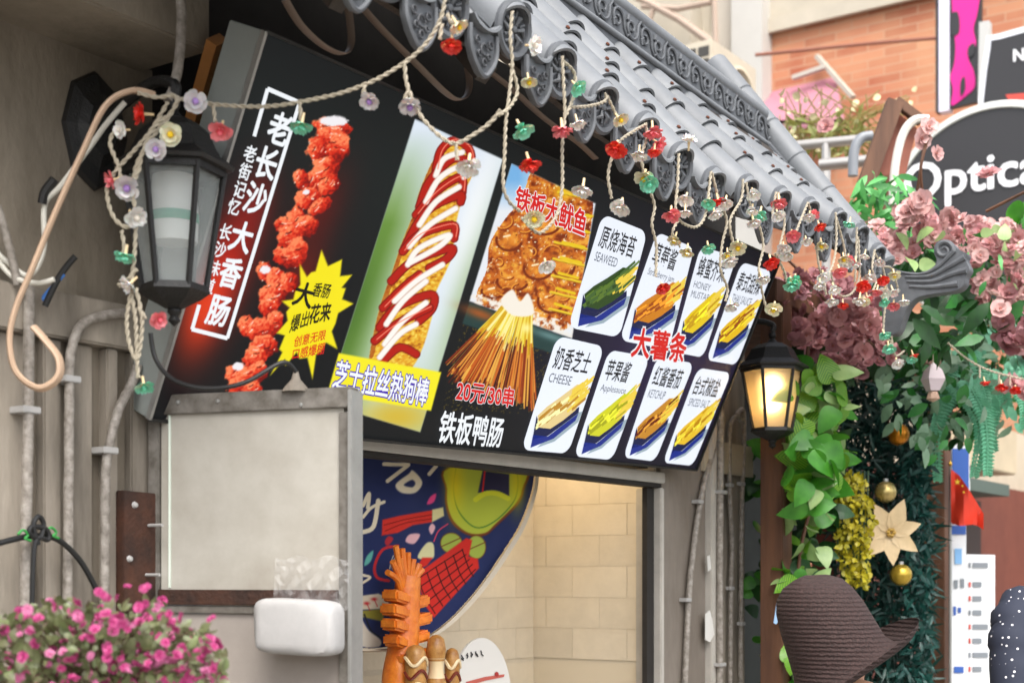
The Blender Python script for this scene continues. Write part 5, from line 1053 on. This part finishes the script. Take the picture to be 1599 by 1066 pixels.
for L, r in (([(985,-10),(1060,30),(1118,72)], .05), ([(1003,10),(1060,14),(1110,4)], .04), ([(1115,-10),(1118,72)], .035), ([(1020,14),(1012,42)], .035)):
    MB().tube([onx(a, b, 12.3) for a, b in L], r, 8).build('drain_pipe', mat('drain_paint', '#a89484', .6), bb)
# air conditioner
c0 = at(1112, 60, 13.0); c1 = at(1112, 192, 13.0); ac = thing('air_conditioner', (c0.x, c0.y, c1.z), 'cream air conditioner box with round fan above the ridge end', 'air conditioner')
MB().box((c0.x, c0.y, c1.z), (c0.x+.95, c0.y+.30, c0.z)).build('case', mat('case_cream', '#bfb5a2', .6, .08, 5), ac, bevel=.01)
fc = Vector((c0.x+.58, c0.y-.004, (c0.z+c1.z)/2-.02)); axm = Vector((0, -1, 0)).to_track_quat('Z', 'Y').to_matrix()
MB().lathe([(.30, 0), (.31, .02), (.28, .025), (.27, 0)], 28, fc, axis=axm).build('fan_ring', mat('ring_cream', '#cfc3ac', .6), ac, smooth=True); MB().lathe([(0, .004), (.27, .004)], 28, fc, axis=axm).build('fan_grille', mat('grille_brown', '#8f8474', .7, .3, 60), ac)
for i in range(2):
    for j in range(4): y0 = c0.y + .03 + i*.135; z0 = c1.z + .28 + j*.115; MB().box((c0.x-.006, y0, z0), (c0.x+.003, y0+.11, z0+.09)).build('vent', mat('vent_dark', '#3e3c38', .7), ac)
for dx in (.1, .8): MB().beam((c0.x+.05, c0.y+.05+dx*.25, c1.z-.03), (12.99, c0.y+.05+dx*.25, c1.z-.03), .05, .05).build('bracket', M_alu, ac)
aw = thing('pink_awning', onx(1250, 190, 12.7), 'dusty pink awning on the brick wall', 'awning'); Q_ = [onx(a, b, 13.0) for a, b in ((1185,148),(1305,120))]; R_ = [onx(a, b, 12.2) for a, b in ((1190,188),(1318,186))]
MB().slab([Q_[0], Q_[1], R_[1], R_[0]], (0, 0, -.05)).build('canopy', mat('awning_pink', '#a8707e', .7, .1, 3), aw); MB().slab([R_[0], R_[1], R_[1]-Vector((0, 0, .1)), R_[0]-Vector((0, 0, .1))], (.03, 0, 0)).build('valance', MATS['awning_pink'], aw)
MB().beam(onx(1276, 88, 12.9), onx(1332, 152, 12.7), .07, .05).build('stay', mat('stay_white', '#b3aca0', .6), aw); MB().beam(onx(1238, 122, 12.8), onx(1290, 104, 12.8), .07, .05).build('stay', MATS['stay_white'], aw)
# signs on the lane
def xsign(name, label, x, quad, m, th=.06, cat='sign'):
    C = [onx(a, b, x) for a, b in quad]; t = thing(name, sum(C, Vector())/len(C), label, cat); MB().slab(C, (th, 0, 0)).build('board', m, t); m_ = sum(C, Vector())/len(C)
    for dz in (-.25, .25): MB().beam((x + th, m_.y, m_.z + dz), (13.0, m_.y, m_.z + dz), .05, .05).build('bracket', M_alu, t)
    return t
M_dk = mat('sign_charcoal', '#2b2a2c', .45); M_mg = mat('print_magenta', '#d8188a', .5); M_rimw = mat('sign_rim_white', '#e6e8ee', .4); M_sgw = mat('sign_letter_white', '#e8e8ea', .5)
vs_ = xsign('vertical_sign', 'vertical black sign with magenta figure at the brick building', 10.0, [(1482,-40),(1532,-50),(1532,158),(1482,170)], M_dk)
MB().slab([onx(a, b, 9.98) for a, b in ((1466,-40),(1482,-40),(1482,172),(1466,175))], (.12, 0, 0)).build('side_border', mat('side_lilac', '#dcd8ea', .4), vs_); MB().slab([onx(a, b, 10.0) for a, b in ((1461,-40),(1466,-40),(1466,175),(1461,176))], (.1, 0, 0)).build('side_edge', M_dk, vs_)  # white-lilac border and dark edge left of the sign face
MB().slab([onx(a, b, 9.99) for a, b in spx([(1490,-20),(1528,-20),(1526,20),(1520,45),(1524,70),(1512,90),(1520,110),(1522,135),(1508,150),(1486,165),(1488,140),(1484,120),(1490,100),(1492,70),(1488,30)], 4)], (.005, 0, 0)).build('figure_print', M_mg, vs_)
for q_ in ([(1500,128),(1506,120),(1507,140),(1500,150)], [(1512,74),(1522,68),(1520,86),(1512,88)], [(1485,24),(1496,20),(1498,50),(1486,54)]): MB().slab([onx(a, b, 9.983) for a, b in spx(q_, 3)], (.003, 0, 0)).build('figure_print', M_dk, vs_)
gp_ = xsign('grey_pillar', 'pale grey pillar between the magenta sign and the dark sign', 9.6, [(1529,35),(1544,32),(1544,170),(1527,170)], mat('pillar_grey', '#b8b8b4', .6), .1, 'pillar')
ns = xsign('dark_sign', 'dark rounded sign with white rim and letter N at the top right', 9.0, spx([(1540,68),(1546,58),(1560,53),(1700,32),(1705,180),(1540,195)], 3), M_rimw, .08)
MB().slab([onx(a, b, 8.99) for a, b in spx([(1547,74),(1551,65),(1562,61),(1695,42),(1698,185),(1547,195)], 3)], (.008, 0, 0)).build('dark_face', M_dk, ns)
lettering('lettering', 'N', [(1583,78),(1599,76),(1599,94),(1583,96)], lambda a, b: onx(a, b, 8.98), M_sgw, ns, .03)
MB().slab([onx(a, b, 8.985) for a, b in ((1570,148),(1640,142),(1640,152),(1576,158))], (.003, 0, 0)).build('red_strip', M_rd, ns)
rs = thing('round_sign', onx(1550, 331, 6.0), 'big round charcoal shop sign with white Optical lettering', 'sign'); cc = onx(1548, 331, 6.0); axx = Vector((-1, 0, 0)).to_track_quat('Z', 'Y').to_matrix(); Rr = (onx(1548, 160, 6.0) - cc).length
MB().lathe([(0, -.14), (Rr, -.14), (Rr+.005, 0), (Rr-.01, .015), (Rr-.045, .015), (Rr-.05, 0)], 64, cc, axis=axx).build('rim', mat('rim_pale', '#cfcfc8', .4, metal=.3), rs, smooth=True); MB().lathe([(0, 0), (Rr-.05, 0)], 64, cc, axis=axx).build('face', M_dk, rs)
lettering('lettering', 'Optical', [(1413,258),(1640,226),(1640,300),(1413,330)], lambda a, b: onx(a, b, 5.99), M_sgw, rs, .02)
MB().beam((6.17, cc.y+.3, cc.z-.2), (6.17, 1.0, cc.z-.2), .06, .06).build('bracket', M_alu, rs); MB().beam((6.17, .95, 2.9), (6.17, .95, cc.z-.17), .07, .07).build('bracket', M_alu, rs)
# pipes, wooden board, wire, dry plants between
cable('wall_wire', [onx(1180, 86, 11.5), onx(1260, 78, 11.5), onx(1360, 68, 11.5), onx(1480, 58, 11.5), onx(1540, 52, 11.5)], .022, mat('wire_rust', '#8f5a48', .7), 'rusty wire spanning before the brick wall')
hr = thing('handrail', at(1330, 255, 9), 'pale metal handrail with grey hook behind the roof end', 'rail'); MB().tube([at(1240, 228, 9.2), at(1345, 218, 9)], .032, 10).build('rail', mat('rail_white', '#a9a5a0', .3, metal=.5), hr, smooth=True); MB().tube([at(1280, 258, 8.6), at(1402, 247, 8.4)], .035, 10).build('rail', MATS['rail_white'], hr, smooth=True)
MB().tube(spline([at(1332, 275, 8.3), at(1334, 235, 8.3), at(1345, 216, 8.3), at(1362, 212, 8.3)], 5), .03, 10).build('hook', mat('hook_grey', '#7d8186', .4), hr, smooth=True); u_ = at(1290, 225, 9.1); MB().tube([u_, (u_.x, u_.y, 0)], .03, 8).build('upright', MATS['rail_white'], hr); u_ = at(1385, 250, 8.42); MB().tube([u_, (u_.x, u_.y, 2.6)], .03, 8).build('upright', MATS['rail_white'], hr)
wq = at(1385, 290, 7.66); wb = thing('wooden_easel', at(1370, 300, 7.6), 'slanted brown wooden board frame left of the round sign', 'frame'); MB().beam(at(1348, 298, 7.6), at(1398, 158, 7.6), .09, .05, -FW).build('leg', M_wood, wb, bevel=.004); MB().beam(at(1398, 158, 7.62), at(1440, 190, 7.62), .05, .05, -FW).build('leg', M_wood, wb, bevel=.004)
MB().slab([at(a, b, 7.68) for a, b in ((1395,170),(1432,200),(1410,290),(1362,290))], FW*.03).build('panel', mat('panel_red', '#8a4a34', .6, .25, 9), wb)
MB().beam((wq.x, wq.y, 2.84), (wq.x, wq.y, wq.z + .05), .06, .05).build('leg', M_wood, wb)
cable('white_hose', [at(1394, 320, 7.2), at(1398, 260, 7.2), at(1410, 210, 7.2), at(1428, 188, 7.2), at(1450, 186, 7.2)], .022, mat('hose_white', '#cfc8be', .5), 'white hose arching before the wooden board frame', 'hose')
dp = thing('dry_plant', at(1270, 235, 9.5), 'dry wild plants with cream seed heads above the roof end', 'plant'); sm = MB()
for k in range(70):
    a = at(random.uniform(1225, 1420), 240, 9.6); x, y = random.uniform(1215, 1430), random.uniform(130, 225); sm.tube([a, a.lerp(at(x, y, 9.5), .5) + Vector((0, 0, .05)), at(x, y, 9.5)], .004, 4, cap=False)
tag(sm.build('stems', mat('dry_stem', '#8a8248', .8), dp), kind='stuff'); mass(dp, 'seed_heads', leafmesh('b', .05, .05, 'oval'), mat('seed_cream', '#cfc49a', .8, .2, 9), [(1210,140),(1430,130),(1430,235),(1230,235)], 60, 9.3, 9.7, .5, 1.2); mass(dp, 'leaves', leafmesh('b', .09, .03, 'lance'), leafmat('dry_leaf', '#8f8f4a', '#5f6a30'), [(1210,185),(1345,180),(1345,240),(1230,240)], 150, 9.3, 9.8)
# ------------------------------------------------------------------ people
hc = at(1322, 1022, 4.7); hx, hy = hc.x, hc.y
p1 = thing('person', (hx, hy, 0), 'person in a brown woven hat before the ivy', 'person')
M_skin = mat('skin_tone', '#c99a7c', .55, .06, 30)
def figure(t, bx, by, H, f, cloth, larm=None):
    """standing body as one skinned surface; f = facing direction, larm = world points of the arm on the left of the picture"""
    f = Vector(f).normalized(); r = f.cross(UP); V_ = []; E_ = []; R_ = []
    def P(x, d, z): return Vector((bx, by, 0)) + (r*x + f*d + UP*z)*H
    def add(p, rad, par=None):
        V_.append(p); R_.append(rad*H)
        if par is not None: E_.append((par, len(V_)-1))
        return len(V_)-1
    pel = add(P(0, 0, .53), .085); wa = add(P(0, 0, .62), .075, pel); ch = add(P(0, .005, .73), .088, wa); nb_ = add(P(0, 0, .815), .05, ch); nk = add(P(0, .005, .85), .032, nb_)
    jw = add(P(0, .02, .885), .045, nk); hd_ = add(P(0, .015, .935), .052, jw); add(P(0, .005, .975), .036, hd_); add(P(0, .075, .925), .010, hd_)
    for s_ in (-1, 1):
        pts = [P(s_*.11, 0, .80), P(s_*.135, -.01, .63), P(s_*.14, .03, .49)]
        if larm and (P(s_*.2, 0, .8) - P(0, 0, .8)).dot(RT) < 0: pts = larm
        sh_ = add(pts[0], .036, nb_); el_ = add(pts[1], .027, sh_); wr = add(pts[2], .018, el_); d = (pts[2]-pts[1]).normalized(); pm = add(pts[2] + d*.035*H, .018, wr)
        for k, (o_, L) in enumerate(((-.018, .040), (-.006, .046), (.006, .044), (.018, .034))):
            k1 = add(pts[2] + d*(.06*H) + f*o_*H, .0052, pm); add(pts[2] + d*((.06+L)*H) + f*(o_*1.1)*H - r*s_*.008*H, .0045, k1)
        k1 = add(pts[2] + d*.03*H + f*.028*H, .006, pm); add(pts[2] + d*.055*H + f*.04*H, .005, k1)
        hp_ = add(P(s_*.055, 0, .49), .058, pel); kn_ = add(P(s_*.06, .01, .28), .036, hp_); an = add(P(s_*.06, -.01, .045), .023, kn_); add(P(s_*.065, .08, .022), .022, an)
    me = bpy.data.meshes.new('body'); me.from_pydata(V_, E_, []); o = bpy.data.objects.new('tmp', me); COL.objects.link(o)
    sk = o.modifiers.new('s', 'SKIN'); sk.use_smooth_shade = True; o.modifiers.new('d', 'SUBSURF').levels = 2
    for i, sv_ in enumerate(me.skin_vertices[0].data): sv_.radius = (R_[i], R_[i]); sv_.use_root = (i == 0)
    bpy.context.view_layer.update(); m2 = bpy.data.meshes.new_from_object(o.evaluated_get(bpy.context.evaluated_depsgraph_get())); bpy.data.objects.remove(o)
    m2.materials.clear(); m2.materials.append(cloth); m2.materials.append(M_skin); wz = [V_[i] for i in range(len(V_)) if R_[i] <= .0062*H or abs(R_[i] - .018*H) < 1e-6]
    for p in m2.polygons:
        c_ = p.center; p.material_index = 1 if c_.z > .838*H or c_.z < .20*H or any((c_ - w).length < .03*H for w in wz) else 0
    off = OFF[t.name]; m2.transform(Matrix.Translation(-off)); m2.name = 'body'; link('body', m2, None, t, loc=off)
    for s_ in (-1, 1):
        MB().lathe([(0, .008*H), (.006*H, .004*H), (.008*H, 0), (.006*H, -.004*H), (0, -.006*H)], 10, P(s_*.02, .058, .938)).build('eye', mat('eye_dark', '#241a16', .3), t, smooth=True)
        MB().lathe([(0, .018*H), (.007*H, .010*H), (.008*H, 0), (.005*H, -.014*H), (0, -.018*H)], 8, P(s_*.055, .01, .925)).build('ear', M_skin, t, smooth=True)
    MB().tube([P(-.018, .060, .893), P(0, .066, .891), P(.018, .060, .893)], [.002*H, .0045*H, .002*H], 8).build('mouth', mat('lip_tone', '#a8625a', .5), t, smooth=True)
    return P
figure(p1, hx, hy, 1.48, RT*.6 + FW*.8, mat('coat_grey', '#4a4642', .8, .15, 20))
tl = Matrix.Rotation(-.42, 3, FW); MH = mat('straw_brown', '#402c29', .85, .0, 160, col2='#1c1210'); nt = MH.node_tree; wv = nt.nodes.new('ShaderNodeTexWave'); wv.bands_direction = 'Z'; wv.inputs['Scale'].default_value = 22; wv.inputs['Distortion'].default_value = 2.5; wv.inputs['Detail'].default_value = 3; wv.inputs['Detail Scale'].default_value = 4
tcn = nt.nodes.new('ShaderNodeTexCoord'); nt.links.new(tcn.outputs['Object'], wv.inputs['Vector']); bp = nt.nodes.new('ShaderNodeBump'); bp.inputs['Strength'].default_value = .9; bp.inputs['Distance'].default_value = .0035; nt.links.new(wv.outputs['Fac'], bp.inputs['Height']); nt.links.new(bp.outputs[0], nt.nodes['Principled BSDF'].inputs['Normal'])
hat = MB(); V_ = []; nA = 40; prof = [(0, .350), (.04, .348), (.08, .338), (.112, .312), (.132, .27), (.145, .20), (.155, .12), (.163, .06), (.18, .025), (.205, .006), (.24, .006), (.265, .018), (.272, .03)]
for (r, z) in prof:
    for k in range(nA):
        a = 2*math.pi*k/nA; rr = r*(1 + (.05*math.sin(3*a) if r > .17 else 0)); zz = z + (.045*max(0, math.cos(a))*(r-.16)/.1 - .05*max(0, -math.cos(a))*(r-.16)/.1 if r > .16 else 0) - (.02*max(0, math.cos(a-.4)) if z > .25 else 0)
        d = RT*math.cos(a)*rr - FW*math.sin(a)*rr*1.0 + UP*zz; V_.append(hc + tl @ d - UP*.06)
hat.add(V_, [(i*nA+k, i*nA+(k+1) % nA, (i+1)*nA+(k+1) % nA, (i+1)*nA+k) for i in range(len(prof)-1) for k in range(nA)]); hat.build('hat', MH, p1, smooth=True)
c2 = at(1672, 1066, 5.0); p2 = thing('person', (c2.x, c2.y, 0), 'person in a navy dress with white dots at the right edge', 'person')
MD = bpy.data.materials.new('dotted_navy'); MD.use_nodes = True; N = MD.node_tree.nodes; vo = N.new('ShaderNodeTexVoronoi'); vo.inputs['Scale'].default_value = 44; vo.inputs['Randomness'].default_value = .8; g_ = N.new('ShaderNodeNewGeometry'); cr3 = N.new('ShaderNodeValToRGB'); cr3.color_ramp.elements[0].position = .15; cr3.color_ramp.elements[1].position = .2; cr3.color_ramp.elements[0].color = (.75, .72, .74, 1); cr3.color_ramp.elements[1].color = (*lin('#232838'), 1)
MD.node_tree.links.new(g_.outputs['Position'], vo.inputs['Vector']); MD.node_tree.links.new(vo.outputs['Distance'], cr3.inputs[0]); MD.node_tree.links.new(cr3.outputs[0], N['Principled BSDF'].inputs['Base Color']); N['Principled BSDF'].inputs['Roughness'].default_value = .8
arm = [at(1622, 938, 4.98), at(1594, 946, 4.95), at(1582, 985, 4.9), at(1582, 1040, 4.86), at(1588, 1110, 4.82), at(1594, 1180, 4.8)]
Pf = figure(p2, c2.x, c2.y, 1.78, FW*.9 - RT*.3, MD, [at(1622, 945, 4.98), at(1588, 1110, 4.82), at(1600, 1230, 4.78)])
SL = spline(arm, 5); MB().tube([p + RT*.004*math.sin(i*2.1) for i, p in enumerate(SL)], [.05 + .028*math.sin(min(1., i/10)*1.57) + .004*math.sin(i*1.7) for i in range(len(SL))], 16).build('sleeve', MD, p2, smooth=True)
MB().lathe([(0, .10), (.06, .088), (.095, .045), (.105, -.02), (.10, -.09), (.075, -.14), (.05, -.145)], 18, Pf(0, -.012, .94)).build('hair', mat('hair_dark', '#1e1814', .6, .2, 40), p2, smooth=True)

for i, (q, Yp, m_, lb) in enumerate((([(1101,958),(1108,952),(1112,968),(1115,990),(1108,1002),(1101,998)], None, mat('paper_white', '#d8d6d0', .7), 'torn white paper scrap low on the pale pilaster strip'), ([(1104,868),(1108,866),(1110,888),(1105,892)], None, MATS['paper_white'], 'small white paper scrap higher on the pale pilaster strip'))):
    MB().slab([ony(a, b, -.032) for a, b in q], (0, -.002, 0)).build('paper_scrap', m_, label=lb, cat='paper', group='paper scraps on the pilaster')
tg = [at(a, b, 6.05) for a, b in ((1208,972),(1213,940),(1216,942),(1219,965),(1212,974))]; MB().slab(tg, FW*.004).build('hang_tag', mat('tag_blue', '#8fb0d0', .5), label='small blue white tag on the brown wooden post', cat='tag')
for o_ in COL.objects:
    if o_.parent is None and 'label' in o_ and 'kind' not in o_: o_['kind'] = 'thing'
